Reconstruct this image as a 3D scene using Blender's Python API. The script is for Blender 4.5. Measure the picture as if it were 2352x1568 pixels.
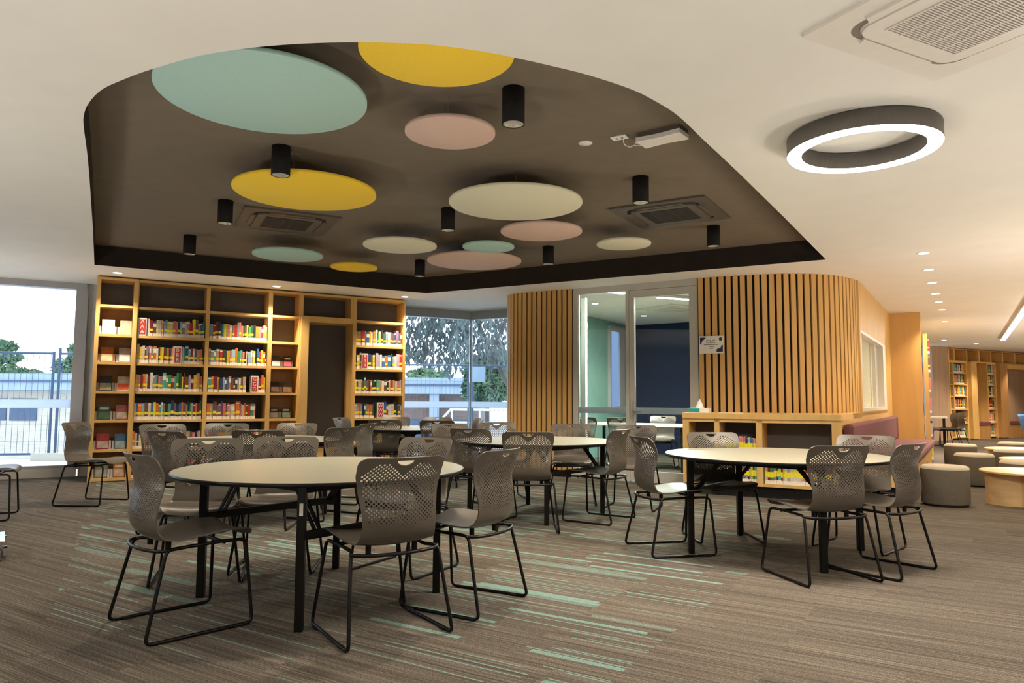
import bpy, bmesh, math, random
from mathutils import Vector, Matrix
from mathutils.geometry import delaunay_2d_cdt, tessellate_polygon
rnd = random.Random(7)
R = math.radians
for o in list(bpy.data.objects): bpy.data.objects.remove(o)
SC = bpy.context.scene
COL = SC.collection

# ------------------------------------------------------------------ camera
F, HC, Y0, ROLL = 1668.0, 1.12, 917.0, R(0.34)
PITCH = math.atan((Y0 - 784) / F)
cam_d = bpy.data.cameras.new('camera'); cam = bpy.data.objects.new('camera', cam_d); COL.objects.link(cam)
cam_d.sensor_width = 36.0; cam_d.lens = F / 2352 * 36.0; cam_d.clip_end = 400
cam.location = (0, 0, HC)
cam.matrix_world = Matrix.Translation((0, 0, HC)) @ Matrix.Rotation(R(90) + PITCH, 4, 'X') @ Matrix.Rotation(ROLL, 4, 'Z')
SC.camera = cam
SC.view_settings.view_transform = 'Standard'; SC.view_settings.look = 'None'
SC.view_settings.gamma = 1.0; SC.view_settings.use_curve_mapping = False
SC.view_settings.exposure = 1.3

# ------------------------------------------------------------------ world
W = bpy.data.worlds.new('sky'); SC.world = W; W.use_nodes = True
nt = W.node_tree; nt.nodes.clear()
wo = nt.nodes.new('ShaderNodeOutputWorld'); bg = nt.nodes.new('ShaderNodeBackground')
tc = nt.nodes.new('ShaderNodeTexCoord'); mp = nt.nodes.new('ShaderNodeMapping'); nz = nt.nodes.new('ShaderNodeTexNoise'); cr = nt.nodes.new('ShaderNodeValToRGB')
mp.inputs['Scale'].default_value = (1.2, 1.2, 6.0); nz.inputs['Scale'].default_value = 2.2; nz.inputs['Detail'].default_value = 5
cr.color_ramp.elements[0].position = 0.38; cr.color_ramp.elements[0].color = (0.62, 0.80, 0.97, 1)
cr.color_ramp.elements[1].position = 0.60; cr.color_ramp.elements[1].color = (0.93, 0.97, 1.0, 1)
nt.links.new(tc.outputs['Generated'], mp.inputs['Vector']); nt.links.new(mp.outputs[0], nz.inputs['Vector'])
nt.links.new(nz.outputs['Fac'], cr.inputs['Fac']); nt.links.new(cr.outputs[0], bg.inputs['Color']); nt.links.new(bg.outputs[0], wo.inputs['Surface'])
bg.inputs['Strength'].default_value = 1.35

WARM = (1.0, 0.80, 0.56); NEUT = (1.0, 0.90, 0.76)
def lamp(name, kind, loc, power, col=NEUT, size=0.1, rot=(0, 0, 0), spot=100, blend=0.6, sizey=None):
    d = bpy.data.lights.new(name, kind); d.energy = power; d.color = col
    if kind == 'AREA':
        d.shape = 'RECTANGLE' if sizey else 'DISK'; d.size = size
        if sizey: d.size_y = sizey
    else: d.shadow_soft_size = size
    if kind == 'SPOT': d.spot_size = R(spot); d.spot_blend = blend
    o = bpy.data.objects.new(name, d); o.location = loc; o.rotation_euler = rot; COL.objects.link(o); return o
# added fill spots behind and beside the camera, standing for no known fittings
for x, y, p in [(-2.6, -1.0, 110), (2.4, -1.0, 110), (-5.4, 2.0, 130), (4.6, 1.2, 150)]:
    lamp('room_fill_spot', 'SPOT', (x, y, 2.68), p, NEUT, 0.25, spot=165, blend=0.5)
for x, y, p in [(-1.6, 1.0, 52), (1.6, 1.0, 42), (-4.6, 3.2, 65), (4.4, 3.4, 55), (-6.9, 8.7, 40), (5.9, 7.0, 50)]:
    lamp('fill_uplight', 'SPOT', (x, y, 0.30), p, (1.0, 0.93, 0.83), 0.25, rot=(R(180), 0, 0), spot=172, blend=0.4)  # unseen uplights added to brighten the ceiling
for x, y, p in [(6.8, 6.0, 75), (9.6, 9.6, 105), (12.6, 13.8, 150), (17.5, 17.0, 200)]:
    lamp('wing_fill_uplight', 'SPOT', (x, y, 0.35), p, WARM, 0.25, rot=(R(180), 0, 0), spot=172, blend=0.4)  # added fill from below for the wing, out of view
for x, y, p in [(6.6, 4.8, 90), (9.4, 8.6, 90), (11.8, 13.0, 130), (15.5, 18.5, 260)]:
    lamp('wing_fill_spot', 'SPOT', (x, y, 2.68), p, WARM, 0.25, spot=165, blend=0.5)  # added fill from above for the wing, out of view

# ------------------------------------------------------------------ helpers
def ray(px, py):
    u = px - 1176; v = -(py - 784); c, s = math.cos(ROLL), math.sin(ROLL)
    u2 = u * c - v * s; v2 = u * s + v * c
    return Vector((u2, F * math.cos(PITCH) - v2 * math.sin(PITCH), F * math.sin(PITCH) + v2 * math.cos(PITCH)))
def at(px, py, z):
    d = ray(px, py); return d * ((z - HC) / d.z) + Vector((0, 0, HC))
def atY(px, py, Y):
    d = ray(px, py); return d * (Y / d.y) + Vector((0, 0, HC))

class MB:
    def __init__(s): s.v = []; s.f = []; s.m = []; s.sm = []
    def add(s, vs, fs, m=0, smooth=False):
        b = len(s.v); s.v += [tuple(v) for v in vs]
        for f in fs: s.f.append([i + b for i in f]); s.m.append(m); s.sm.append(smooth)
        return s
    def box(s, x0, y0, z0, x1, y1, z1, m=0, rz=0, o=(0, 0)):
        vs = []
        c, n = math.cos(rz), math.sin(rz)
        for z in (z0, z1):
            for x, y in ((x0, y0), (x1, y0), (x1, y1), (x0, y1)): vs.append((x * c - y * n + o[0], x * n + y * c + o[1], z))
        return s.add(vs, [(3, 2, 1, 0), (4, 5, 6, 7), (0, 1, 5, 4), (1, 2, 6, 5), (2, 3, 7, 6), (3, 0, 4, 7)], m)
    def prism(s, poly, z0, z1, m=0, smooth=False):
        n = len(poly); vs = [(x, y, z0) for x, y in poly] + [(x, y, z1) for x, y in poly]
        s.add(vs, [tuple(range(n - 1, -1, -1)), tuple(range(n, 2 * n))], m)
        return s.add(vs, [(i, (i + 1) % n, n + (i + 1) % n, n + i) for i in range(n)], m, smooth)
    def cyl(s, x, y, z0, z1, r, seg=32, m=0, r1=None, caps=True):
        r1 = r if r1 is None else r1
        vs = [(x + r * math.cos(2 * math.pi * i / seg), y + r * math.sin(2 * math.pi * i / seg), z0) for i in range(seg)] + \
             [(x + r1 * math.cos(2 * math.pi * i / seg), y + r1 * math.sin(2 * math.pi * i / seg), z1) for i in range(seg)]
        s.add(vs, [(i, (i + 1) % seg, seg + (i + 1) % seg, seg + i) for i in range(seg)], m, True)
        if caps: s.add(vs, [tuple(range(seg - 1, -1, -1)), tuple(range(seg, 2 * seg))], m)
        return s
    def lathe(s, prof, seg=40, m=0, x=0, y=0):
        vs = []; n = len(prof)
        for r, z in prof:
            for i in range(seg): vs.append((x + r * math.cos(2 * math.pi * i / seg), y + r * math.sin(2 * math.pi * i / seg), z))
        fs = []
        for k in range(n - 1):
            for i in range(seg): fs.append((k * seg + i, k * seg + (i + 1) % seg, (k + 1) * seg + (i + 1) % seg, (k + 1) * seg + i))
        return s.add(vs, fs, m, True)
    def tube(s, pts, r, seg=8, m=0, closed=False):
        pts = [Vector(p) for p in pts]; n = len(pts); vs = []; up = None
        for i, p in enumerate(pts):
            if closed: t = (pts[(i + 1) % n] - pts[i - 1]).normalized()
            elif i == 0: t = (pts[1] - p).normalized()
            elif i == n - 1: t = (p - pts[-2]).normalized()
            else: t = ((pts[i + 1] - p).normalized() + (p - pts[i - 1]).normalized()).normalized()
            if up is None:
                up = Vector((0, 0, 1)) if abs(t.z) < 0.9 else Vector((1, 0, 0))
            a = (up - t * up.dot(t)).normalized(); up = a; b = t.cross(a)
            for k in range(seg):
                q = 2 * math.pi * k / seg; vs.append(p + (a * math.cos(q) + b * math.sin(q)) * r)
        fs = []
        for i in range(n if closed else n - 1):
            j = (i + 1) % n
            for k in range(seg): fs.append((i * seg + k, i * seg + (k + 1) % seg, j * seg + (k + 1) % seg, j * seg + k))
        s.add(vs, fs, m, True)
        if not closed: s.add(vs, [tuple(range(seg - 1, -1, -1)), tuple(range((n - 1) * seg, n * seg))], m)
        return s
    def bar(s, p, q, w, h, m=0):     # rectangular bar between two points
        p = Vector(p); q = Vector(q); t = (q - p).normalized()
        up = Vector((0, 0, 1)) if abs(t.z) < 0.95 else Vector((1, 0, 0))
        a = t.cross(up).normalized(); b = a.cross(t).normalized(); vs = []
        for c in (p, q):
            for x, y in ((-1, -1), (1, -1), (1, 1), (-1, 1)): vs.append(c + a * x * w / 2 + b * y * h / 2)
        return s.add(vs, [(3, 2, 1, 0), (4, 5, 6, 7), (0, 1, 5, 4), (1, 2, 6, 5), (2, 3, 7, 6), (3, 0, 4, 7)], m)
    def mesh(s, name, mats):
        me = bpy.data.meshes.new(name); me.from_pydata(s.v, [], s.f)
        for m in (mats if isinstance(mats, (list, tuple)) else [mats]): me.materials.append(m)
        me.polygons.foreach_set('material_index', s.m); me.polygons.foreach_set('use_smooth', s.sm); me.update()
        bm = bmesh.new(); bm.from_mesh(me); bmesh.ops.recalc_face_normals(bm, faces=bm.faces); bm.to_mesh(me); bm.free()
        return me
    def build(s, name, mats, parent=None, bevel=0):
        o = bpy.data.objects.new(name, s.mesh(name, mats)); COL.objects.link(o)
        if parent: o.parent = parent
        if bevel:
            b = o.modifiers.new('bevel', 'BEVEL'); b.width = bevel; b.segments = 2; b.limit_method = 'ANGLE'
        return o
def tag(o, label, cat, group=None, kind=None):
    if label: o['label'] = label
    if cat: o['category'] = cat
    if group: o['group'] = group
    if kind: o['kind'] = kind
    return o
def struct(o): o['kind'] = 'structure'; return o
def thing(name, label, cat, loc=(0, 0, 0), rz=0, group=None):
    o = bpy.data.objects.new(name, None); o.empty_display_size = 0.1; o.location = loc; o.rotation_euler = (0, 0, rz); COL.objects.link(o)
    return tag(o, label, cat, group)
KIDS = {}
def copy_tree(o, parent=None):
    c = o.copy(); COL.objects.link(c); c.parent = parent
    for ch in o.children: copy_tree(ch, c)
    return c

# ------------------------------------------------------------------ materials
def base(name, col, rough=0.6, metal=0.0, spec=0.5):
    m = bpy.data.materials.new(name); m.use_nodes = True; b = m.node_tree.nodes['Principled BSDF']
    b.inputs['Base Color'].default_value = (*col, 1); b.inputs['Roughness'].default_value = rough; b.inputs['Metallic'].default_value = metal
    b.inputs['Specular IOR Level'].default_value = spec
    return m, m.node_tree, b
def noisy(name, c1, c2, scale=(40, 40, 40), rough=0.6, detail=3, bump=0, metal=0, spec=0.5, lo=0.3, hi=0.7, obj=True):
    m, t, b = base(name, c1, rough, metal, spec)
    tc = t.nodes.new('ShaderNodeTexCoord'); mp = t.nodes.new('ShaderNodeMapping'); n = t.nodes.new('ShaderNodeTexNoise'); r = t.nodes.new('ShaderNodeValToRGB')
    mp.inputs['Scale'].default_value = scale; n.inputs['Scale'].default_value = 1; n.inputs['Detail'].default_value = detail
    r.color_ramp.elements[0].position = lo; r.color_ramp.elements[0].color = (*c1, 1); r.color_ramp.elements[1].position = hi; r.color_ramp.elements[1].color = (*c2, 1)
    t.links.new(tc.outputs['Object'], mp.inputs['Vector']); t.links.new(mp.outputs[0], n.inputs['Vector']); t.links.new(n.outputs['Fac'], r.inputs['Fac']); t.links.new(r.outputs[0], b.inputs['Base Color'])
    if bump:
        bp = t.nodes.new('ShaderNodeBump'); bp.inputs['Strength'].default_value = bump; bp.inputs['Distance'].default_value = 0.002
        t.links.new(n.outputs['Fac'], bp.inputs['Height']); t.links.new(bp.outputs[0], b.inputs['Normal'])
    return m
OAK = noisy('oak_veneer', (0.62, 0.385, 0.125), (0.74, 0.475, 0.175), (9, 9, 1.3), 0.5)
OAKD = noisy('oak_panel', (0.40, 0.205, 0.07), (0.50, 0.27, 0.10), (9, 9, 0.9), 0.5)
OAKSL = noisy('oak_slat', (0.60, 0.355, 0.115), (0.70, 0.43, 0.15), (7, 7, 0.8), 0.5)
OAKT = noisy('oak_plywood', (0.66, 0.43, 0.20), (0.76, 0.52, 0.27), (3, 3, 22), 0.45)
GREYOAK = noisy('grey_oak', (0.40, 0.27, 0.18), (0.48, 0.33, 0.23), (9, 9, 0.8), 0.5)
PAINT = noisy('white_plaster', (0.77, 0.75, 0.70), (0.80, 0.78, 0.73), (3, 3, 3), 0.75, spec=0.2)
FRAMEW = noisy('window_frame_paint', (0.55, 0.54, 0.51), (0.58, 0.57, 0.54), (5, 5, 5), 0.5)
FRAMEG = noisy('grey_window_frame', (0.40, 0.40, 0.43), (0.44, 0.44, 0.47), (5, 5, 5), 0.5)
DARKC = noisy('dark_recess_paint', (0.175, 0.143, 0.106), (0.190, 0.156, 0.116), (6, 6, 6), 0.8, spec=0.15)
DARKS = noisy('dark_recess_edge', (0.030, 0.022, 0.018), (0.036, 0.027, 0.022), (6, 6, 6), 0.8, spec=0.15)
CHAR = noisy('charcoal_laminate', (0.080, 0.073, 0.074), (0.092, 0.084, 0.085), (30, 30, 30), 0.6)
BLACK = noisy('black_powder_coat', (0.004, 0.0036, 0.0036), (0.006, 0.0054, 0.005), (60, 60, 60), 0.40, spec=0.25)
BLKM = noisy('black_matt', (0.010, 0.009, 0.009), (0.015, 0.013, 0.013), (40, 40, 40), 0.8, spec=0.2)
CHROME, _, _ = base('chrome', (0.75, 0.75, 0.75), 0.2, 1.0)
SILVER = noisy('silver_reflector', (0.55, 0.53, 0.50), (0.70, 0.68, 0.64), (60, 60, 60), 0.35, metal=0.6)
PLAS = noisy('taupe_plastic', (0.098, 0.082, 0.066), (0.108, 0.090, 0.073), (50, 50, 50), 0.36)
LAM = noisy('cream_laminate', (0.335, 0.325, 0.255), (0.365, 0.352, 0.277), (1.2, 30, 30), 0.30)
WHITEP = noisy('white_plastic', (0.72, 0.68, 0.62), (0.75, 0.71, 0.65), (20, 20, 20), 0.45)
GRILLE, _, _ = base('grille_shadow_grey', (0.20, 0.17, 0.15), 0.7)
ACD = noisy('dark_grille_plastic', (0.085, 0.070, 0.057), (0.095, 0.079, 0.064), (20, 20, 20), 0.5)
ACG = noisy('dark_grille_bars', (0.030, 0.025, 0.022), (0.036, 0.030, 0.026), (20, 20, 20), 0.6)
PAPER = noisy('paper_white', (0.78, 0.76, 0.72), (0.82, 0.80, 0.76), (60, 60, 60), 0.8)
YEL, _, _ = base('yellow_tape', (0.90, 0.78, 0.02), 0.5)
NAVY, _, _ = base('navy_ink', (0.015, 0.025, 0.09), 0.6)
INK, _, _ = base('grey_ink', (0.08, 0.08, 0.09), 0.7)
GREENB, _, _ = base('crest_green', (0.03, 0.07, 0.045), 0.7)
MAUVE = noisy('mauve_upholstery', (0.125, 0.034, 0.038), (0.18, 0.052, 0.055), (90, 90, 90), 0.85, bump=0.3)
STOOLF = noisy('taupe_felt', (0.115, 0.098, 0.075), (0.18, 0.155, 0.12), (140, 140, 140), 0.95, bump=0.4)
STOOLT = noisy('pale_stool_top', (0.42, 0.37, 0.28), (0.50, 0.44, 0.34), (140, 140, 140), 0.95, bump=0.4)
BLUEW = noisy('navy_wall_paint', (0.002, 0.011, 0.048), (0.003, 0.014, 0.058), (10, 10, 10), 0.8)
GREENW = noisy('mint_wall_paint', (0.21, 0.41, 0.385), (0.24, 0.45, 0.42), (4, 4, 4), 0.7)
BLUEP, _, _ = base('blue_tub_plastic', (0.02, 0.16, 0.55), 0.5)
TEALF = noisy('teal_felt', (0.38, 0.58, 0.53), (0.43, 0.64, 0.58), (120, 120, 120), 0.95, bump=0.25)
YELF = noisy('mustard_felt', (0.90, 0.59, 0.03), (0.97, 0.67, 0.05), (120, 120, 120), 0.95, bump=0.25)
PINKF = noisy('dusty_pink_felt', (0.62, 0.44, 0.36), (0.68, 0.49, 0.41), (120, 120, 120), 0.95, bump=0.25)
CREAMF = noisy('cream_felt', (0.70, 0.67, 0.50), (0.76, 0.73, 0.56), (120, 120, 120), 0.95, bump=0.25)
REDP, _, _ = base('red_divider', (0.55, 0.045, 0.05), 0.55)
TEALP, _, _ = base('teal_print', (0.0, 0.33, 0.36), 0.6)
FENCE = noisy('fence_steel', (0.05, 0.09, 0.16), (0.07, 0.11, 0.19), (5, 5, 5), 0.5)
BRICK = noisy('cream_brick', (0.48, 0.44, 0.37), (0.60, 0.55, 0.47), (1.5, 1.5, 12), 0.9)
BRICKB = noisy('brown_brick', (0.16, 0.12, 0.11), (0.22, 0.17, 0.15), (3, 3, 12), 0.9)
FASCIA = noisy('blue_grey_fascia', (0.26, 0.34, 0.46), (0.32, 0.41, 0.53), (3, 3, 1), 0.6)
PAVE = noisy('pale_paving', (0.62, 0.64, 0.68), (0.70, 0.72, 0.76), (1, 1, 1), 0.9)
LEAF1 = noisy('gum_leaves', (0.055, 0.080, 0.085), (0.16, 0.20, 0.205), (2, 2, 2), 0.7)
LEAF2 = noisy('bush_leaves', (0.05, 0.12, 0.07), (0.16, 0.27, 0.15), (1.5, 1.5, 1.5), 0.7)
BARK = noisy('gum_bark', (0.06, 0.055, 0.06), (0.11, 0.10, 0.10), (6, 6, 2), 0.9)
FROST, _t, _b = base('frosted_film', (0.78, 0.84, 0.93), 0.6)
_tl = _t.nodes.new('ShaderNodeBsdfTranslucent'); _tl.inputs['Color'].default_value = (0.88, 0.93, 1.0, 1); _mx = _t.nodes.new('ShaderNodeMixShader'); _mx.inputs[0].default_value = 0.95
_t.links.new(_b.outputs[0], _mx.inputs[1]); _t.links.new(_tl.outputs[0], _mx.inputs[2]); _t.links.new(_mx.outputs[0], _t.nodes['Material Output'].inputs['Surface'])
CREAMB = noisy('cream_blind', (0.70, 0.66, 0.54), (0.76, 0.72, 0.60), (1, 1, 30), 0.8)

def objcol(name, rough=0.55):
    m, t, b = base(name, (0.5, 0.5, 0.5), rough); oi = t.nodes.new('ShaderNodeObjectInfo')
    n = t.nodes.new('ShaderNodeTexNoise'); n.inputs['Scale'].default_value = 9; mx = t.nodes.new('ShaderNodeMix'); mx.data_type = 'RGBA'; mx.blend_type = 'MULTIPLY'
    tcn = t.nodes.new('ShaderNodeTexCoord'); r = t.nodes.new('ShaderNodeValToRGB'); r.color_ramp.elements[0].position = 0.42; r.color_ramp.elements[0].color = (0.55, 0.55, 0.55, 1); r.color_ramp.elements[1].position = 0.58
    t.links.new(tcn.outputs['Object'], n.inputs['Vector']); t.links.new(n.outputs['Fac'], r.inputs['Fac'])
    mx.inputs[0].default_value = 0.5
    t.links.new(oi.outputs['Color'], mx.inputs[6]); t.links.new(r.outputs[0], mx.inputs[7]); t.links.new(mx.outputs[2], b.inputs['Base Color'])
    return m
BOOKM = objcol('book_cover')
def vcol(name):
    m, t, b = base(name, (0.5, 0.5, 0.5), 0.55); a = t.nodes.new('ShaderNodeVertexColor'); a.layer_name = 'Col'
    t.links.new(a.outputs['Color'], b.inputs['Base Color']); return m
BOOKV = vcol('distant_book_cover')
def emit(name, col, s):
    m = bpy.data.materials.new(name); m.use_nodes = True; t = m.node_tree; t.nodes.clear()
    e = t.nodes.new('ShaderNodeEmission'); e.inputs['Color'].default_value = (*col, 1); e.inputs['Strength'].default_value = s
    o = t.nodes.new('ShaderNodeOutputMaterial'); t.links.new(e.outputs[0], o.inputs['Surface']); return m
E_RING = emit('ring_diffuser', (1.0, 0.93, 0.86), 9.0)
E_DOWN = emit('downlight_diffuser', (1.0, 0.93, 0.82), 6.0)
E_LIN = emit('linear_diffuser', (0.93, 1.0, 0.98), 5.0)
def glass(name, tint, ior=1.45):
    m = bpy.data.materials.new(name); m.use_nodes = True; t = m.node_tree; t.nodes.clear()
    tr = t.nodes.new('ShaderNodeBsdfTransparent'); tr.inputs['Color'].default_value = (*tint, 1); g = t.nodes.new('ShaderNodeBsdfGlossy'); g.inputs['Roughness'].default_value = 0.02
    fr = t.nodes.new('ShaderNodeFresnel'); fr.inputs['IOR'].default_value = ior; mx = t.nodes.new('ShaderNodeMixShader'); o = t.nodes.new('ShaderNodeOutputMaterial')
    t.links.new(fr.outputs[0], mx.inputs[0]); t.links.new(tr.outputs[0], mx.inputs[1]); t.links.new(g.outputs[0], mx.inputs[2]); t.links.new(mx.outputs[0], o.inputs['Surface']); return m
GLASS = glass('window_glass', (0.95, 0.98, 1.0)); GLASS2 = glass('partition_glass', (0.90, 0.98, 0.97)); GLASS3 = glass('thin_glass', (0.97, 0.98, 0.96), 1.0005)

def carpet():
    m, t, b = base('striped_carpet', (0.1, 0.09, 0.08), 0.95, spec=0.1)
    N = t.nodes.new; L = t.links.new
    def M(op, a, bb=None, clamp=False):
        n = N('ShaderNodeMath'); n.operation = op; n.use_clamp = clamp
        for i, v in enumerate((a, bb)):
            if v is None: continue
            if isinstance(v, (int, float)): n.inputs[i].default_value = v
            else: L(v, n.inputs[i])
        return n.outputs[0]
    tc = N('ShaderNodeTexCoord'); mp = N('ShaderNodeMapping'); mp.inputs['Rotation'].default_value = (0, 0, R(32)); L(tc.outputs['Object'], mp.inputs['Vector'])
    sp = N('ShaderNodeSeparateXYZ'); L(mp.outputs[0], sp.inputs[0]); a, bq = sp.outputs[0], sp.outputs[1]
    def H(x, y, k):
        c = N('ShaderNodeCombineXYZ'); w = N('ShaderNodeTexWhiteNoise'); w.noise_dimensions = '3D'; c.inputs[2].default_value = k
        for i, v in enumerate((x, y)):
            if isinstance(v, (int, float)): c.inputs[i].default_value = v
            else: L(v, c.inputs[i])
        L(c.outputs[0], w.inputs['Vector']); return w.outputs['Value']
    row = M('FLOOR', M('DIVIDE', bq, 0.25))
    a2 = M('ADD', a, M('MULTIPLY', M('FLOOR', M('MULTIPLY', H(row, 0.0, 1.5), 4)), 0.25))
    pk = M('FLOOR', a2); fa = M('FRACT', a2)
    # fine yarn streaks
    cv = N('ShaderNodeCombineXYZ'); L(M('MULTIPLY', a, 1.1), cv.inputs[0]); L(M('MULTIPLY', bq, 120), cv.inputs[1]); L(M('MULTIPLY', M('ADD', row, pk), 3.7), cv.inputs[2])
    n1 = N('ShaderNodeTexNoise'); n1.inputs['Scale'].default_value = 1; n1.inputs['Detail'].default_value = 3; L(cv.outputs[0], n1.inputs['Vector'])
    cv2 = N('ShaderNodeCombineXYZ'); L(M('MULTIPLY', a, 0.6), cv2.inputs[0]); L(M('MULTIPLY', bq, 22), cv2.inputs[1]); L(M('MULTIPLY', pk, 1.3), cv2.inputs[2])
    n2 = N('ShaderNodeTexNoise'); n2.inputs['Scale'].default_value = 1; n2.inputs['Detail'].default_value = 2; L(cv2.outputs[0], n2.inputs['Vector'])
    n3 = N('ShaderNodeTexNoise'); n3.inputs['Scale'].default_value = 230; n3.inputs['Detail'].default_value = 2; L(tc.outputs['Object'], n3.inputs['Vector'])
    v = M('ADD', M('MULTIPLY', n1.outputs['Fac'], 0.75), M('MULTIPLY', n2.outputs['Fac'], 0.26)); v = M('ADD', v, M('MULTIPLY', n3.outputs['Fac'], 0.54)); v = M('ADD', v, M('MULTIPLY', H(row, pk, 7.7), 0.06))
    rp = N('ShaderNodeValToRGB'); e = rp.color_ramp.elements; e[0].position = 0.56; e[0].color = (0.046, 0.039, 0.033, 1); e[1].position = 1.0; e[1].color = (0.235, 0.20, 0.162, 1)
    q = rp.color_ramp.elements.new(0.78); q.color = (0.112, 0.094, 0.077, 1); L(v, rp.inputs['Fac'])
    # teal dashes: wide ones and single yarn ones, each a run inside a plank
    fr2 = M('ADD', bq, 0.0)
    def dashes(width, thr, k, mn):
        g = M('FLOOR', M('DIVIDE', fr2, width)); h = H(g, pk, k); on = M('GREATER_THAN', h, thr)
        st = M('MULTIPLY', H(g, pk, k + 3), 0.75 - mn if mn < 0.75 else 0); en = M('ADD', st, M('ADD', mn, M('MULTIPLY', H(g, pk, k + 6), 0.6)))
        return M('MULTIPLY', on, M('MULTIPLY', M('GREATER_THAN', fa, st), M('LESS_THAN', fa, en)))
    d1 = dashes(0.036, 0.95, 11.5, 0.55); d2 = dashes(0.0085, 0.905, 23.5, 0.55); d3 = dashes(0.06, 0.955, 41.5, 0.6)
    cvp = N('ShaderNodeCombineXYZ'); L(M('MULTIPLY', a, 0.35), cvp.inputs[0]); L(M('MULTIPLY', bq, 1.6), cvp.inputs[1])
    npat = N('ShaderNodeTexNoise'); npat.inputs['Scale'].default_value = 1; npat.inputs['Detail'].default_value = 1; L(cvp.outputs[0], npat.inputs['Vector'])
    st = M('GREATER_THAN', n1.outputs['Fac'], 0.40)
    dd = M('MAXIMUM', d1, M('MAXIMUM', M('MULTIPLY', d2, M('GREATER_THAN', npat.outputs['Fac'], 0.40)), M('MULTIPLY', d3, M('GREATER_THAN', M('FRACT', M('MULTIPLY', bq, 80)), 0.45))))
    msk = M('MULTIPLY', M('LESS_THAN', a, -1.25), M('GREATER_THAN', bq, 2.0))
    msk = M('MULTIPLY', msk, M('GREATER_THAN', a, M('SUBTRACT', -0.6, M('MULTIPLY', bq, 1.72))))
    dd = M('MULTIPLY', M('MULTIPLY', dd, msk), M('ADD', 0.62, M('MULTIPLY', st, 0.36)))
    mx = N('ShaderNodeMix'); mx.data_type = 'RGBA'; L(dd, mx.inputs[0]); L(rp.outputs[0], mx.inputs[6]); mx.inputs[7].default_value = (0.20, 0.32, 0.285, 1)
    gr = N('ShaderNodeMix'); gr.data_type = 'RGBA'; gr.blend_type = 'MULTIPLY'; gr.inputs[0].default_value = 1.0
    gm = N('ShaderNodeMapRange'); gm.inputs[1].default_value = 0.3; gm.inputs[2].default_value = 0.7; gm.inputs[3].default_value = 0.46; gm.inputs[4].default_value = 1.20
    n4 = N('ShaderNodeTexNoise'); n4.inputs['Scale'].default_value = 150; n4.inputs['Detail'].default_value = 3; L(tc.outputs['Object'], n4.inputs['Vector']); L(n4.outputs['Fac'], gm.inputs[0])
    L(mx.outputs[2], gr.inputs[6]); L(gm.outputs[0], gr.inputs[7]); L(gr.outputs[2], b.inputs['Base Color'])
    bp = N('ShaderNodeBump'); bp.inputs['Strength'].default_value = 0.4; bp.inputs['Distance'].default_value = 0.003; L(n3.outputs['Fac'], bp.inputs['Height']); L(bp.outputs[0], b.inputs['Normal'])
    return m
CARPET = carpet()

# ------------------------------------------------------------------ room shell
CZ, UZ = 2.75, 3.0
c30, s30 = math.cos(R(30)), math.sin(R(30))
K = Vector((-0.78, 13.54))                       # outer corner of the two glass walls
def Wl(t): return (-6.16 + c30 * t, 10.43 + s30 * t)        # outer glass wall line
tK = (K.x + 6.16) / c30
Q = Vector((-0.26, 11.26))
room = [(-10.4, -5.5), (24.5, -5.5), (24.5, 34), (11.0, 34), (11.3, 20.9), (7.9, 14.2), (7.0, 14.2), (6.4, 13.2), (2.45, 16.0), (0.50, 12.75), (K.x, K.y), Wl(0), (-10.4, 7.98)]
def poly_face(name, loops, z, mat, down=False):
    vs = []; 
    for l in loops: vs += [Vector((p[0], p[1], 0)) for p in l]
    tri = tessellate_polygon([[Vector((p[0], p[1], 0)) for p in l] for l in loops])
    mb = MB(); mb.add([(v.x, v.y, z) for v in vs], [tuple(t) for t in tri], 0)
    me = bpy.data.meshes.new(name); me.from_pydata(mb.v, [], mb.f); me.materials.append(mat)
    bm = bmesh.new(); bm.from_mesh(me)
    for f in bm.faces:
        if (f.normal.z > 0) == down: f.normal_flip()
    bm.to_mesh(me); bm.free()
    o = bpy.data.objects.new(name, me); COL.objects.link(o); return struct(o)
floor = poly_face('floor', [room], 0.0, CARPET)
rec_px = [(980, 673), (217, 608), (213, 520), (207, 430), (200, 350), (192, 290), (193, 262), (205, 235), (235, 205), (290, 180), (345, 160), (450, 130), (550, 113), (650, 103), (750, 98), (830, 97), (920, 99), (1000, 104), (1100, 117), (1180, 132), (1265, 151), (1350, 172), (1450, 205), (1510, 235), (1560, 268), (1620, 325), (1700, 400), (1800, 498), (1897, 596)]
rec = [at(x, y, CZ).to_2d() for x, y in rec_px]
def smooth_part(pts, i0, i1, sub=4):
    out = list(pts[:i0])
    for i in range(i0, i1):
        p0, p1, p2, p3 = pts[i - 1], pts[i], pts[i + 1], pts[(i + 2) % len(pts)]
        for k in range(sub):
            t = k / sub
            out.append(0.5 * ((2 * p1) + (p2 - p0) * t + (2 * p0 - 5 * p1 + 4 * p2 - p3) * t * t + (3 * p1 - p0 - 3 * p2 + p3) * t ** 3))
    return out + list(pts[i1:])
rec = smooth_part(rec, 3, 26)
poly_face('ceiling', [room, list(reversed([(p.x, p.y) for p in rec]))], CZ, PAINT, True)
poly_face('ceiling', [[(p.x, p.y) for p in rec]], UZ, DARKC, True)
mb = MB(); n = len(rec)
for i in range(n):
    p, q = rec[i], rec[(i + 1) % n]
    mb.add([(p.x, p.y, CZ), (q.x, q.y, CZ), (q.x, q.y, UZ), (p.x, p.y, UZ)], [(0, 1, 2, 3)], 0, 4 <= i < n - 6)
struct(mb.build('trim_1', DARKS))
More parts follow.
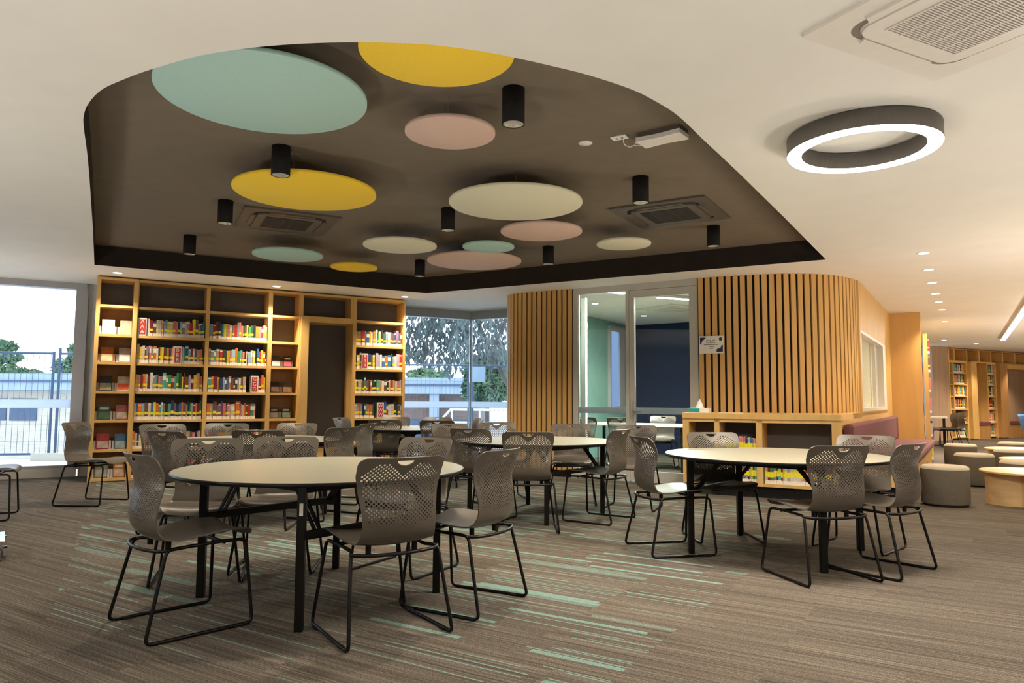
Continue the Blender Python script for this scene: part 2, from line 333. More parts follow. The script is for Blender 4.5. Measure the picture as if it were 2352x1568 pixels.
def wall(name, a, b, z0=0, z1=CZ, mat=PAINT, th=0.12, side=1):
    a = Vector(a); b = Vector(b); t = (b - a).normalized(); nn = Vector((-t.y, t.x)) * side * th
    return struct(MB().prism([(a.x, a.y), (b.x, b.y), (b.x + nn.x, b.y + nn.y), (a.x + nn.x, a.y + nn.y)], z0, z1).build(name, mat))
wall('wall_back', (-10.4, -5.5), (24.5, -5.5), side=-1)
wall('wall_far_right', (24.5, -5.5), (24.5, 34), side=-1)
wall('wall_left', (-10.4, 7.98), (-10.4, -5.5), side=-1)
# low sill and header of the left glass wall
def along(t, off=0.0): x, y = Wl(t); return (x - s30 * off, y + c30 * off)
def ribbon(mb, t0, t1, z0, z1, off0, off1, m=0):
    p = [along(t0, off0), along(t1, off0), along(t1, off1), along(t0, off1)]; mb.prism(p, z0, z1, m)
mb = MB(); ribbon(mb, -4.88, -0.02, 0, 0.11, -0.06, 0.14); struct(mb.build('wall_sill_left', FRAMEW))
mb = MB(); ribbon(mb, -4.9, 0, 2.66, 2.76, -0.05, 0.14); struct(mb.build('trim_2', FRAMEG))
win = thing('window_1', None, None); struct(win)
mb = MB(); ribbon(mb, -0.13, 0.02, 0.1, 2.66, -0.05, 0.10); ribbon(mb, -4.88, -0.13, 0.11, 0.16, -0.03, 0.08); ribbon(mb, -2.60, -2.52, 0.1, 2.66, -0.03, 0.08); mb.build('frame', FRAMEG, win)
mb = MB(); ribbon(mb, -4.88, -0.13, 0.16, 2.66, 0.02, 0.03); mb.build('glass_pane', GLASS, win)
mb = MB(); ribbon(mb, -4.88, -0.13, 0.965, 1.08, 0.008, 0.014); mb.build('frosted_band', FROST, win)
# solid wall behind the bookcases
mb = MB(); ribbon(mb, 0.0, 4.62, 0, CZ, 0.0, 0.14); struct(mb.build('wall_bookcase', FRAMEW))
# corner windows
win = thing('window_2', None, None); struct(win)
mb = MB(); ribbon(mb, 4.62, tK, 0.0, 0.14, -0.05, 0.1); ribbon(mb, 4.62, tK, 2.60, 2.76, -0.05, 0.1); ribbon(mb, 4.62, 4.68, 0.1, 2.7, -0.05, 0.1); mb.build('frame', FRAMEG, win)
mb = MB(); ribbon(mb, 4.68, tK, 0.14, 2.62, 0.02, 0.03); mb.build('glass_pane', GLASS, win)
mb = MB(); ribbon(mb, 4.68, tK - 0.02, 0.965, 1.075, 0.008, 0.014); mb.build('frosted_band', FROST, win)
win = thing('window_3', None, None); struct(win)
def w2(t, off): return (K.x + c30 * t + s30 * off, K.y - s30 * t + c30 * off)
def rib2(mb, t0, t1, z0, z1, o0, o1): mb.prism([w2(t0, o0), w2(t1, o0), w2(t1, o1), w2(t0, o1)], z0, z1)
mb = MB(); rib2(mb, 0, 1.5, 0, 0.14, -0.05, 0.1); rib2(mb, 0, 1.5, 2.60, 2.76, -0.05, 0.1); rib2(mb, 0.0, 0.02, 0.14, 2.6, -0.01, 0.05); mb.build('frame', FRAMEG, win)
mb = MB(); rib2(mb, 0.02, 1.5, 0.14, 2.62, 0.02, 0.03); mb.build('glass_pane', GLASS, win)
mb = MB(); rib2(mb, 0.02, 1.5, 0.965, 1.075, 0.008, 0.014); mb.build('frosted_band', FROST, win)

# slatted walls
def resample(pts, step):
    pts = [Vector(p) for p in pts]; out = []; d = 0; nxt = step / 2
    for a, b in zip(pts, pts[1:]):
        L = (b - a).length
        while nxt <= d + L: out.append((a + (b - a) * ((nxt - d) / L), (b - a).normalized())); nxt += step
        d += L
    return out
def slat_wall(name, pts, z0, z1, pitch, w, side):
    back = MB(); P = [Vector(p) for p in pts]; n = len(P)
    nr = []
    for i in range(n):
        t = (P[min(i + 1, n - 1)] - P[max(i - 1, 0)]).normalized(); nr.append(Vector((-t.y, t.x)) * side)
    poly = [p + q * 0.03 for p, q in zip(P, nr)] + [p + q * 0.10 for p, q in reversed(list(zip(P, nr)))]
    for i in range(n - 1):
        a, b = P[i] + nr[i] * 0.03, P[i + 1] + nr[i + 1] * 0.03; c, d = P[i + 1] + nr[i + 1] * 0.1, P[i] + nr[i] * 0.1
        back.prism([(a.x, a.y), (b.x, b.y), (c.x, c.y), (d.x, d.y)], z0, z1)
    root = struct(back.build(name, BLKM))
    mb = MB()
    for p, t in resample(pts, pitch):
        q = Vector((-t.y, t.x)) * side
        c = [p - t * w / 2, p + t * w / 2, p + t * w / 2 + q * 0.03, p - t * w / 2 + q * 0.03]
        mb.prism([(v.x, v.y) for v in c], z0, z1)
    mb.build('slats', OAKSL, root)
    return root
ld = Vector((-c30, s30)); ud = Vector((s30, c30)); rr = 0.5
cc = Q - ld * rr + ud * rr
arc = [Vector((0.88, 10.602)), Q - ld * rr]
a0 = math.atan2(-ud.y, -ud.x)
for i in range(1, 13):
    an = a0 - R(90) * i / 12; arc.append(cc + Vector((math.cos(an), math.sin(an))) * rr)
arc.append(arc[-1] + ud * 1.25)
slat_wall('wall_slatted_left', arc, 0.10, CZ, 0.0845, 0.058, -1)
struct(MB().prism([(p.x + 0.0, p.y + 0.06) for p in arc] + [(1.3, 12.4), (1.0, 10.75)], 0, 0.1).build('baseboard_left', BLKM))
cp = [Vector(p) for p in [(2.40, 9.63), (2.46, 9.59), (2.97, 9.36), (3.48, 9.21), (4.06, 9.26), (4.50, 9.55), (4.78, 9.90), (4.84, 10.0)]]
crv = []
for i in range(1, len(cp) - 2):
    p0, p1, p2, p3 = cp[i - 1:i + 3]
    for k in range(6):
        t = k / 6; crv.append(0.5 * ((2 * p1) + (p2 - p0) * t + (2 * p0 - 5 * p1 + 4 * p2 - p3) * t * t + (3 * p1 - p0 - 3 * p2 + p3) * t ** 3))
crv.append(cp[-2])
slat_wall('wall_slatted_right', crv, 0.9, CZ, 0.0895, 0.061, 1)
# oak panel wall with the window, along the wing
PA = R(57.7); pu = Vector((math.cos(PA), math.sin(PA))); pv = Vector((-pu.y, pu.x)); PO = Vector((5.05, 10.31))
def pw(s, off): q = PO + pu * s + pv * off; return (q.x, q.y)
def pbox(mb, s0, s1, z0, z1, o0, o1, m=0): mb.prism([pw(s0, o0), pw(s1, o0), pw(s1, o1), pw(s0, o1)], z0, z1, m)
mb = MB(); pbox(mb, -0.72, -0.60, 0.93, CZ, 0, 0.14); pbox(mb, -0.60, 2.65, 2.09, CZ, 0, 0.14); pbox(mb, -0.60, 2.65, 0.93, 0.99, 0, 0.14); pbox(mb, 2.65, 3.62, 0, CZ, 0, 0.14)
pbox(mb, -2.6, 2.65, 0.0, 0.975, 0, 0.10)
struct(mb.build('wall_oak_panel', OAK))
win = thing('window_4', None, None); struct(win)
mb = MB()
for z0, z1 in ((0.99, 1.03), (2.05, 2.09)): pbox(mb, -0.6, 2.65, z0, z1, 0.0, 0.14)
pbox(mb, 2.25, 2.65, 1.03, 2.05, 0.0, 0.14); pbox(mb, -0.6, -0.55, 1.03, 2.05, 0.0, 0.14); pbox(mb, 1.55, 1.60, 1.03, 2.05, 0.05, 0.10); mb.build('frame', WHITEP, win)
mb = MB(); pbox(mb, -0.55, 2.25, 1.03, 2.05, 0.09, 0.10); mb.build('glass_pane', GLASS3, win)
tag(MB().prism([pw(-0.56, 0.125), pw(2.20, 0.125), pw(2.20, 0.135), pw(-0.56, 0.135)], 0.99, 2.12).build('roller_blind', CREAMB), 'cream blind hanging inside the window of the curved oak room', 'blind')
# pillar
pl = Vector((6.99, 13.40)); pr = Vector((7.42, 13.13))
struct(MB().prism([(pl.x, pl.y), (pr.x, pr.y), (pr.x + 0.35, pr.y + 0.6), (pl.x + 0.35, pl.y + 0.6)], 0, CZ).build('wall_oak_pillar', OAKSL))
struct(MB().prism([(pr.x + 0.02, pr.y + 0.1), (11.25, 20.6), (11.1, 20.7), (pr.x - 0.15, pr.y + 0.2)], 0, CZ).build('wall_wing', OAK))

# glazed partition
GA = R(-32.4); gu = Vector((math.cos(GA), math.sin(GA))); gv = Vector((-gu.y, gu.x)); GO = Vector((0.94, 10.6))
def gbox(mb, s0, s1, z0, z1, o0=0.0, o1=0.06, m=0):
    c = [GO + gu * s + gv * o for s, o in ((s0, o0), (s1, o0), (s1, o1), (s0, o1))]; mb.prism([(p.x, p.y) for p in c], z0, z1, m)
win = thing('window_5', None, None); struct(win)
mb = MB(); gbox(mb, -0.08, 1.82, 2.66, CZ); gbox(mb, -0.08, 0.03, 0, 2.66); gbox(mb, 0.78, 0.83, 0, 2.66); gbox(mb, 0.03, 0.78, 0, 0.14); mb.build('frame', FRAMEW, win)
mb = MB(); gbox(mb, 0.03, 0.78, 0.14, 2.66, 0.025, 0.035); mb.build('glass_pane', GLASS2, win)
mb = MB(); gbox(mb, 0.03, 0.78, 0.93, 1.02, 0.015, 0.02); mb.build('frosted_band', FROST, win)
mb = MB(); gbox(mb, 0.03, 0.10, 0.14, 2.62, 0.10, 0.16); mb.build('white_post', PAPER, win)
dr = thing('door_1', None, None); struct(dr)
mb = MB(); gbox(mb, 0.835, 0.91, 0.01, 2.655, 0.0, 0.05); gbox(mb, 1.70, 1.82, 0.01, 2.655, 0.0, 0.05); gbox(mb, 0.91, 1.70, 2.56, 2.655, 0.0, 0.05); gbox(mb, 0.91, 1.70, 0.01, 0.15, 0.0, 0.05); mb.build('frame', FRAMEW, dr)
mb = MB(); gbox(mb, 0.91, 1.70, 0.15, 2.56, 0.02, 0.03); mb.build('glass_pane', GLASS2, dr)
mb = MB(); gbox(mb, 0.91, 1.70, 0.93, 1.02, 0.012, 0.017); mb.build('frosted_band', FROST, dr)
mb = MB(); p = GO + gu * 0.875 - gv * 0.03; mb.box(p.x - 0.012, p.y - 0.012, 0.86, p.x + 0.012, p.y + 0.012, 1.14); q = p + gu * 0.15 - gv * 0.02; mb.tube([(p.x, p.y, 0.96), (q.x, q.y, 0.96)], 0.011); mb.build('door_handle', CHROME, dr)
# meeting room behind the glass
wall('wall_mint', (Q.x + 0.9 * 0.5 + 0.15, Q.y + 0.9 * 0.866 + 0.1), (2.5, 15.83), mat=GREENW, side=1)
wall('wall_navy', (2.40, 15.95), (6.60, 13.10), mat=BLUEW, side=1)
win = thing('window_6', None, None); struct(win)
def mw(s, off): q = Vector((2.5, 15.83)) - Vector((0.505, 0.863)) * s + Vector((0.863, -0.505)) * off; return (q.x, q.y)
mb = MB()
for s0, s1, z0, z1 in ((0.24, 1.04, 0.93, 0.99), (0.24, 1.04, 2.55, 2.66), (0.24, 0.52, 0.99, 2.55), (0.98, 1.04, 0.99, 2.55)): mb.prism([mw(s0, 0.0), mw(s1, 0.0), mw(s1, 0.06), mw(s0, 0.06)], z0, z1)
mb.build('frame', FRAMEG, win)
E_PANE = emit('daylight_glow_pane', (0.30, 0.42, 0.75), 0.38)  # daylight put in as a glow of the pane itself, no blind here
mb = MB().prism([mw(0.34, 0.01), mw(0.98, 0.01), mw(0.98, 0.03), mw(0.34, 0.03)], 0.99, 2.55); mb.build('glass_pane', E_PANE, win)

# ------------------------------------------------------------------ bookcases
BU = Vector((c30, s30)); BV = Vector((s30, -c30)); BO = Vector((-1.76, 11.85))   # along the wall, out into the room
BROT = R(30); DEP = 0.34
SH = [0.03, 0.425, 0.815, 1.20, 1.59, 1.965, 2.36]   # tops of the shelf boards
TOP = 2.73; TH = 0.035
def unit(name, label, s0, s1, bottoms, front=0.0, backmat=CHAR, top_back=CHAR, posts=(0.05, 0.05), mids=(), cat='bookcase', ztop=TOP, skip=()):
    o = thing(name, label, cat, (*(BO + BU * s0), 0), BROT)
    L = s1 - s0; f = -front
    mb = MB(); mb.box(0, f, 0, posts[0], DEP, ztop); mb.build('side_panel', OAK, o, 0.003)
    mb = MB(); mb.box(L - posts[1], f, 0, L, DEP, ztop); mb.build('side_panel', OAK, o, 0.003)
    edges = [0] + [m for m in mids] + [L]
    for m in mids: MB().box(m, f, 0.02, m + 0.05, DEP, ztop).build('divider', OAK, o, 0.003)
    MB().box(posts[0], f, ztop - TH, L - posts[1], DEP, ztop).build('top_panel', OAK, o)
    st = [posts[0]] + [m + 0.05 for m in mids]; en = [m for m in mids] + [L - posts[1]]
    for a, b in zip(st, en):
        for z in bottoms:
            MB().box(a, f + 0.005, z - TH, b, DEP, z).build('shelf', OAK, o)
    MB().box(posts[0], DEP - 0.015, 0.0, L - posts[1], DEP - 0.002, 2.34).build('back_panel', backmat, o)
    MB().box(posts[0], DEP - 0.02, 2.34, L - posts[1], DEP - 0.003, ztop - TH).build('top_back_panel', top_back, o)
    return o
# left display column, standing proud of the rest
unit('display_bookcase', 'narrow oak display bookcase nearest the left window, with face-out books on six shelves', -4.40, -3.90, [0.045, 0.425, 0.815, 1.20, 1.59, 1.965, 2.36], 0.035, OAKD, posts=(0.05, 0.055))
unit('bookcase', 'wide two-bay oak bookcase with charcoal back and full rows of books', -3.90, -2.115, SH, 0.0, CHAR, posts=(0.012, 0.05), mids=(0.875,))
nb = unit('display_bookcase', 'narrow oak bookcase between the wide bookcase and the dark reading niche', -2.115, -1.69, SH, 0.0, OAKD, posts=(0.012, 0.02))
MB().box(0.012, DEP - 0.03, 1.975, 0.405, DEP - 0.016, 2.33).build('back_panel', CHAR, nb)
unit('bookcase', 'oak bookcase with charcoal back at the right end, beside the corner window', -0.865, 0.02, SH, 0.0, CHAR, posts=(0.055, 0.04))
# niche portal
po = thing('reading_niche', 'oak-framed tall niche with dark back and mauve seat, between the bookcases', 'niche', (*(BO + BU * -1.69), 0), BROT)
MB().box(0, -0.06, 0, 0.12, DEP, 2.37).build('side_panel', OAK, po, 0.003)
MB().box(0.80, -0.06, 0, 0.825, DEP + 0.0, 2.37).build('side_panel', OAK, po, 0.003)
MB().box(0.12, -0.06, 2.28, 0.80, DEP, 2.37).build('lintel', OAK, po, 0.003)
MB().box(0.0, 0.0, 2.37, 0.0 + 0.04, DEP, TOP).box(0.785, 0.0, 2.37, 0.825, DEP, TOP).box(0.04, 0, TOP - TH, 0.785, DEP, TOP).build('upper_frame', OAK, po)
MB().box(0.04, DEP - 0.02, 2.37, 0.785, DEP - 0.003, TOP - TH).build('top_back_panel', CHAR, po)
MB().box(0.12, DEP - 0.02, 0.0, 0.80, DEP - 0.003, 2.28).build('back_panel', CHAR, po)
MB().box(0.12, -0.04, 0.02, 0.80, DEP - 0.02, 0.37).build('seat_base', OAK, po)
MB().box(0.125, -0.05, 0.37, 0.795, DEP - 0.02, 0.46).build('cushion', MAUVE, po, 0.02)

# books
COLS = {'red': (0.52, 0.03, 0.03), 'dark red': (0.22, 0.02, 0.03), 'orange': (0.80, 0.20, 0.03), 'mustard': (0.75, 0.45, 0.03), 'yellow': (0.80, 0.72, 0.05), 'green': (0.05, 0.30, 0.10), 'dark green': (0.02, 0.10, 0.06), 'teal': (0.10, 0.42, 0.38),
        'pale blue': (0.35, 0.52, 0.62), 'blue': (0.04, 0.16, 0.42), 'navy': (0.02, 0.04, 0.12), 'black': (0.015, 0.015, 0.018), 'charcoal': (0.05, 0.045, 0.045), 'brown': (0.16, 0.08, 0.05), 'cream': (0.68, 0.60, 0.46), 'white': (0.76, 0.74, 0.70),
        'grey': (0.28, 0.28, 0.28), 'pink': (0.72, 0.24, 0.30), 'purple': (0.20, 0.10, 0.24), 'tan': (0.50, 0.33, 0.18), 'lilac': (0.50, 0.44, 0.58), 'salmon': (0.75, 0.22, 0.16)}
CN = list(COLS)
def book_mesh(kind):
    mb = MB()   # unit book: x width, y depth (spine at y=0), z height
    cuts = {0: [(0, .19, 1), (.19, .31, 0), (.31, .46, 2), (.46, 1, 0)], 1: [(0, .17, 1), (.17, 1, 0)], 2: [(0, .19, 1), (.19, .31, 0), (.31, .46, 2), (.46, .86, 0), (.86, .93, 3), (.93, 1, 0)], 3: [(0, .2, 1), (.2, .6, 0), (.6, .85, 3), (.85, 1, 0)], 4: [(0, .2, 1), (.2, .38, 0), (.38, .70, 2), (.70, 1, 0)]}[kind]
    for z0, z1, m in cuts:
        mb.add([(0, 0, z0), (1, 0, z0), (1, 0, z1), (0, 0, z1)], [(0, 1, 2, 3)], m)
    mb.add([(0, 0, 0), (1, 0, 0), (1, 1, 0), (0, 1, 0), (0, 0, 1), (1, 0, 1), (1, 1, 1), (0, 1, 1)], [(1, 2, 6, 5), (3, 0, 4, 7)], 0)
    mb.add([(0, 0, 0), (1, 0, 0), (1, 1, 0), (0, 1, 0), (0, 0, 1), (1, 0, 1), (1, 1, 1), (0, 1, 1)], [(4, 5, 6, 7), (0, 3, 2, 1), (2, 3, 7, 6)], 3)
    return mb.mesh('book', [BOOKM, PAPER, YEL, PAPER])
BM = [book_mesh(k) for k in range(5)]
ORD = ['first', 'second', 'third', 'fourth', 'fifth', 'sixth', 'seventh', 'eighth', 'ninth', 'tenth', 'eleventh', 'twelfth', 'thirteenth', 'fourteenth', 'fifteenth', 'sixteenth', 'seventeenth', 'eighteenth', 'nineteenth', 'twentieth']
def ordw(n):
    if n < 20: return ORD[n]
    return 'twenty-' + ORD[n - 20] if n < 29 else ('thirtieth' if n == 29 else 'thirty-' + ORD[n - 30])
def divider(org, u, v, rz, s, z, letter, where):
    o = thing('shelf_divider', 'red divider block with white letter %s %s' % (letter, where), 'shelf divider', (*(org + u * s), z), rz)
    MB().box(0, -0.02, 0, 0.105, 0.11, 0.245).build('block', PAPER, o)
    MB().box(0.014, -0.023, 0.02, 0.091, -0.0205, 0.225).build('red_panel', REDP, o)
    for k in range(3):
        cu = bpy.data.curves.new('letter', 'FONT'); cu.body = letter; cu.size = 0.072; cu.align_x = 'CENTER'; cu.align_y = 'CENTER'; cu.extrude = 0.0005
        tmp = bpy.data.objects.new('letter', cu); COL.objects.link(tmp)
        me = bpy.data.meshes.new_from_object(tmp.evaluated_get(bpy.context.evaluated_depsgraph_get())); bpy.data.objects.remove(tmp)
        me.materials.clear(); me.materials.append(PAPER)
        q = bpy.data.objects.new('letter', me); COL.objects.link(q); q.parent = o; q.location = (0.052, -0.0245, 0.052 + k * 0.07); q.rotation_euler = (R(90), 0, 0)
    return 0.108
def book_row(org, u, rz, s0, s1, z, where, group, inset=0.03, depth=0.15, hbase=0.235, dens=0.0285, gaps=(), div=None, prob=(0.55, 0.85), pal=None, seed=0):
    r = random.Random(seed); s = s0; i = 0
    while s < s1 - 0.012:
        g = next((g for g in gaps if g[0] <= s < g[1]), None)
        if g: s = g[1]; continue
        if div and abs(s - div[0]) < 0.03 and div[1]:
            s += divider(org + Vector((math.sin(-rz), math.cos(rz))) * inset, u, None, rz, s, z, div[1], div[2]) + 0.004; div = None; continue
        w = dens * r.uniform(0.6, 1.45); w = min(w, s1 - s)
        if div and s < div[0] < s + w + 0.005: s = div[0]; continue
        h = hbase * r.choice([0.9, 0.93, 0.95, 0.97, 0.98, 1.0, 1.03, 1.13]); cn = r.choice(pal or CN)
        k = r.random(); kk = (0 if r.random() < 0.7 else 2) if k < prob[0] else (1 if k < prob[1] else 3)
        if prob[0] > 0.92: kk = 4
        o = bpy.data.objects.new('book', BM[kk]); COL.objects.link(o); dd = inset + r.uniform(-0.006, 0.010)
        p = org + u * s + Vector((math.sin(-rz), math.cos(rz))) * dd
        o.location = (p.x, p.y, z); o.rotation_euler = (0, 0, rz); o.scale = (w - 0.001, depth, h); c = COLS[cn]; j = r.uniform(0.85, 1.15)
        o.color = (min(1, c[0] * j), min(1, c[1] * j), min(1, c[2] * j), 1)
        tag(o, '%s book, %s from left, %s' % (cn, ordw(i), where.replace(' by the window', '') if len(cn.split()) > 1 and i > 19 else where), 'book', group); i += 1; s += w
    return i
RN = ['top row', 'second row', 'third row', 'fourth row']
zs = [1.965, 1.59, 1.20, 0.815]
bay2 = (-3.885, -3.035); bay3 = (-2.965, -2.17); bayR = (-0.805, -0.025)
DV = {(2, 0): (-3.875, 'A', 'at the left of the top book row'), (2, 1): (-3.40, 'B', 'in the second row of the left bay'), (3, 2): (-2.375, 'G', 'in the third row of the middle bay'), (5, 1): (-0.70, 'R', 'in the second row of the right bookcase'), (5, 3): (-0.43, 'W', 'in the fourth row of the right bookcase')}
for r_, z in enumerate(zs):
    book_row(BO, BU, BROT, bay2[0], bay2[1], z, '%s, left bay' % RN[r_], 'books in the left wide bay', div=DV.get((2, r_)), seed=10 + r_, dens=0.030, gaps=((-3.30, -3.285),) if r_ == 2 else (), prob=(0.9, 1) if r_ == 3 else (0.55, 0.85), hbase=0.232)
    book_row(BO, BU, BROT, bay3[0], -2.30 if r_ == 3 else bay3[1], z, '%s, middle bay' % RN[r_], 'books in the middle bay', div=DV.get((3, r_)), seed=20 + r_, dens=0.032, gaps=((-2.455, -2.38),) if r_ == 2 else (), hbase=0.225)
    book_row(BO, BU, BROT, bayR[0], bayR[1], z, '%s, end bookcase by the window' % RN[r_], 'books in the right-hand bookcase', div=DV.get((5, r_)), seed=30 + r_, dens=0.036, gaps=((-0.50, -0.435),) if r_ == 3 else (), hbase=0.228)
# remaining low and distant rows
stuff = MB(); scol = []
def srow(org, u, rz, s0, s1, z, inset=0.03, depth=0.15, h0=0.22, seed=0, dens=0.03):
    r = random.Random(seed); s = s0; nv = Vector((-math.sin(rz), math.cos(rz)))
    while s < s1 - 0.01:
        w = min(dens * r.uniform(0.6, 1.4), s1 - s); h = h0 * r.uniform(0.85, 1.08); c = COLS[r.choice(CN)]
        a = org + u * s + nv * inset; b = org + u * (s + w - 0.001) + nv * inset; e = b + nv * depth; f = a + nv * depth
        for z0, z1, cc_ in ((0, .18, (0.78, 0.76, 0.72)), (.18, .4, c), (.4, .5, (0.9, 0.78, 0.02) if r.random() < 0.6 else c), (.5, 1, c)):
            k = len(stuff.f); stuff.prism([(a.x, a.y), (b.x, b.y), (e.x, e.y), (f.x, f.y)], z + z0 * h, z + z1 * h); scol.extend([cc_] * (len(stuff.f) - k))
        s += w
for z, sd in ((0.425, 1), (0.03, 2)):
    srow(BO, BU, BROT, bay2[0], bay2[1], z, seed=sd); srow(BO, BU, BROT, bay3[0], bay3[1], z, seed=sd + 5); srow(BO, BU, BROT, bayR[0], bayR[1], z, seed=sd + 9)
# face-out display books
r_ts = random.Random(5)
def display_book(name_s, s, z, ca, cb, w=0.15, h=0.2, where='', front=0.035, cc3=None):
    p = BO + BU * s - Vector((-s30, c30)) * (front - 0.09)
    o = thing('book', 'face-out book with %s, %s' % (name_s, where), 'book', (p.x, p.y, z + 0.004), BROT, 'face-out display books')
    lean = Matrix.Rotation(R(-12), 4, 'X')
    def part(nm, x0, z0, x1, z1, y0, y1, c):
        mb = MB().box(x0, y0, z0, x1, y1, z1); q = mb.build(nm, BOOKM, o); q.rotation_euler = (R(-12), 0, 0); q.color = (*c, 1); return q
    part('cover', 0, 0, w, h, 0, 0.022, ca)
    part('cover_picture', w * 0.06, h * 0.06, w * 0.94, h * 0.52, -0.001, 0.0, cb)
    if cc3 or r_ts.random() < 0.45: part('title_strip', w * 0.15, h * 0.68, w * 0.85, h * 0.82, -0.001, 0.0, cc3 or (0.7, 0.68, 0.6))
    st = thing('book_stand', 'cream stand behind the book with %s, %s' % (name_s, where.replace(' by the window', '').replace(' left of the niche', '')), 'book stand', (p.x, p.y, z), BROT, 'book stands on the display shelves')
    MB().box(-0.035, 0.02, 0, w + 0.03, 0.075, 0.004).build('base', PAPER, st); q = MB().box(-0.03, 0.050, 0, w + 0.025, 0.053, h * 0.62).build('back_plate', PAPER, st); q.rotation_euler = (R(-12), 0, 0)
dl = [(1.965, ('plain white cover', (0.85, 0.84, 0.80), (0.80, 0.82, 0.74)), ('sage grey cover', (0.40, 0.38, 0.30), (0.50, 0.46, 0.30)), 'on the top display shelf'),
      (1.59, ('orange and cream cover', (0.45, 0.13, 0.02), (0.80, 0.60, 0.38)), ('pale blue-grey cover', (0.42, 0.37, 0.38), (0.72, 0.76, 0.82)), 'on the second display shelf'),
      (1.20, ('black cover and grey picture', (0.03, 0.03, 0.025), (0.32, 0.34, 0.28)), ('white and red cover', (0.60, 0.57, 0.50), (0.75, 0.14, 0.07)), 'on the third display shelf'),
      (0.815, ('dark green cover', (0.03, 0.11, 0.07), (0.10, 0.22, 0.16)), ('red, grey and white cover', (0.42, 0.12, 0.13), (0.70, 0.64, 0.56)), 'on the fourth display shelf'),
      (0.425, ('deep red cover', (0.40, 0.03, 0.04), (0.60, 0.50, 0.44)), ('blue glossy cover', (0.05, 0.17, 0.30), (0.40, 0.52, 0.58)), 'on the fifth display shelf'),
      (0.045, ('grey-green leafy cover', (0.22, 0.24, 0.17), (0.45, 0.47, 0.40)), ('orange and pale cover', (0.55, 0.22, 0.04), (0.70, 0.52, 0.36)), 'on the bottom display shelf')]
for z, a, b, wh in dl:
    display_book(a[0], -4.315, z, a[1], a[2], 0.15, 0.205, wh + ' by the window')
    display_book(b[0], -4.10, z, b[1], b[2], 0.14, 0.20, wh + ' by the window')
for z, a, b, wh in [(1.59, ('white and teal cover', (0.05, 0.05, 0.06), (0.75, 0.74, 0.72)), ('black and pink cover', (0.02, 0.02, 0.02), (0.60, 0.10, 0.18)), 'in the upper cell'),
                    (1.20, ('black and lilac cover', (0.04, 0.02, 0.02), (0.45, 0.36, 0.42)), ('black edge and peach cover', (0.10, 0.09, 0.09), (0.72, 0.45, 0.28)), 'in the middle cell'),
                    (0.815, ('dark brown and white cover', (0.05, 0.02, 0.015), (0.55, 0.52, 0.45)), ('charcoal and mint cover', (0.06, 0.05, 0.05), (0.40, 0.56, 0.47)), 'in the lower cell')]:
    display_book(a[0], -2.075, z, a[1], a[2], 0.125, 0.165, wh + ' left of the niche', front=-0.01)
    display_book(b[0], -1.90, z, b[1], b[2], 0.125, 0.165, wh + ' left of the niche', front=-0.01)

# ------------------------------------------------------------------ counter shelf in front of the curved wall
CO = Vector((3.66, 8.10)); CA = R(-28); cu_ = Vector((math.cos(CA), math.sin(CA))); cv_ = Vector((-cu_.y, cu_.x))
def cpt(s, off): q = CO + cu_ * s + cv_ * off; return (q.x, q.y)
ct = thing('low_bookcase', 'low oak bookcase with dark plinth below the curved slatted wall', 'bookcase', (0, 0, 0))
def cb(name, s0, s1, o0, o1, z0, z1, m): return MB().prism([cpt(s0, o0), cpt(s1, o0), cpt(s1, o1), cpt(s0, o1)], z0, z1).build(name, m, ct)
fill = [cpt(-1.775, -0.01), cpt(0.0, -0.01)] + [pw(s, -0.0) for s in (-1.6, -0.72)] + [(p.x, p.y) for p in reversed(crv)] + [cpt(-1.775, 0.40)]
MB().prism(fill, 0.905, 0.97).build('worktop', OAK, ct)
DC = 0.38
cb('side_panel', -1.775, -1.70, 0, DC, 0.13, 0.905, OAK)
for s0, s1 in ((-1.395, -1.335), (-0.915, -0.845)): cb('divider', s0, s1, 0, DC, 0.13, 0.905, OAK)
cb('side_panel', -0.10, 0.0, 0, DC, 0.13, 0.905, OAK)
cb('top_rail', -1.70, -0.10, 0.0, 0.05, 0.865, 0.905, OAK)
for s0, s1 in ((-1.70, -1.395), (-1.335, -0.915), (-0.845, -0.10)):
    cb('shelf', s0, s1, 0.01, DC, 0.13, 0.165, OAK)
    if s1 < -0.2: cb('shelf', s0, s1, 0.01, DC, 0.46, 0.49, OAK)
cb('shelf', -0.845, -0.10, 0.01, DC, 0.40, 0.43, OAK)
cb('back_panel', -1.70, -0.10, DC - 0.02, DC, 0.165, 0.865, CHAR)
cb('plinth', -1.76, -0.02, 0.05, DC, 0, 0.13, BLKM)
CORG = CO
book_row(CORG, cu_, CA, -1.325, -0.925, 0.49, 'upper shelf, low bookcase', 'books in the low bookcase', inset=0.05, seed=51, dens=0.026, prob=(0.95, 1), hbase=0.205)
book_row(CORG, cu_, CA, -1.325, -0.925, 0.165, 'lower middle shelf, low bookcase', 'books in the low bookcase', inset=0.05, seed=52, dens=0.026, prob=(0.95, 1), hbase=0.215)
book_row(CORG, cu_, CA, -0.835, -0.115, 0.165, 'lower right shelf, low bookcase', 'books in the low bookcase', inset=0.05, seed=53, dens=0.030, prob=(0.95, 1), hbase=0.215)
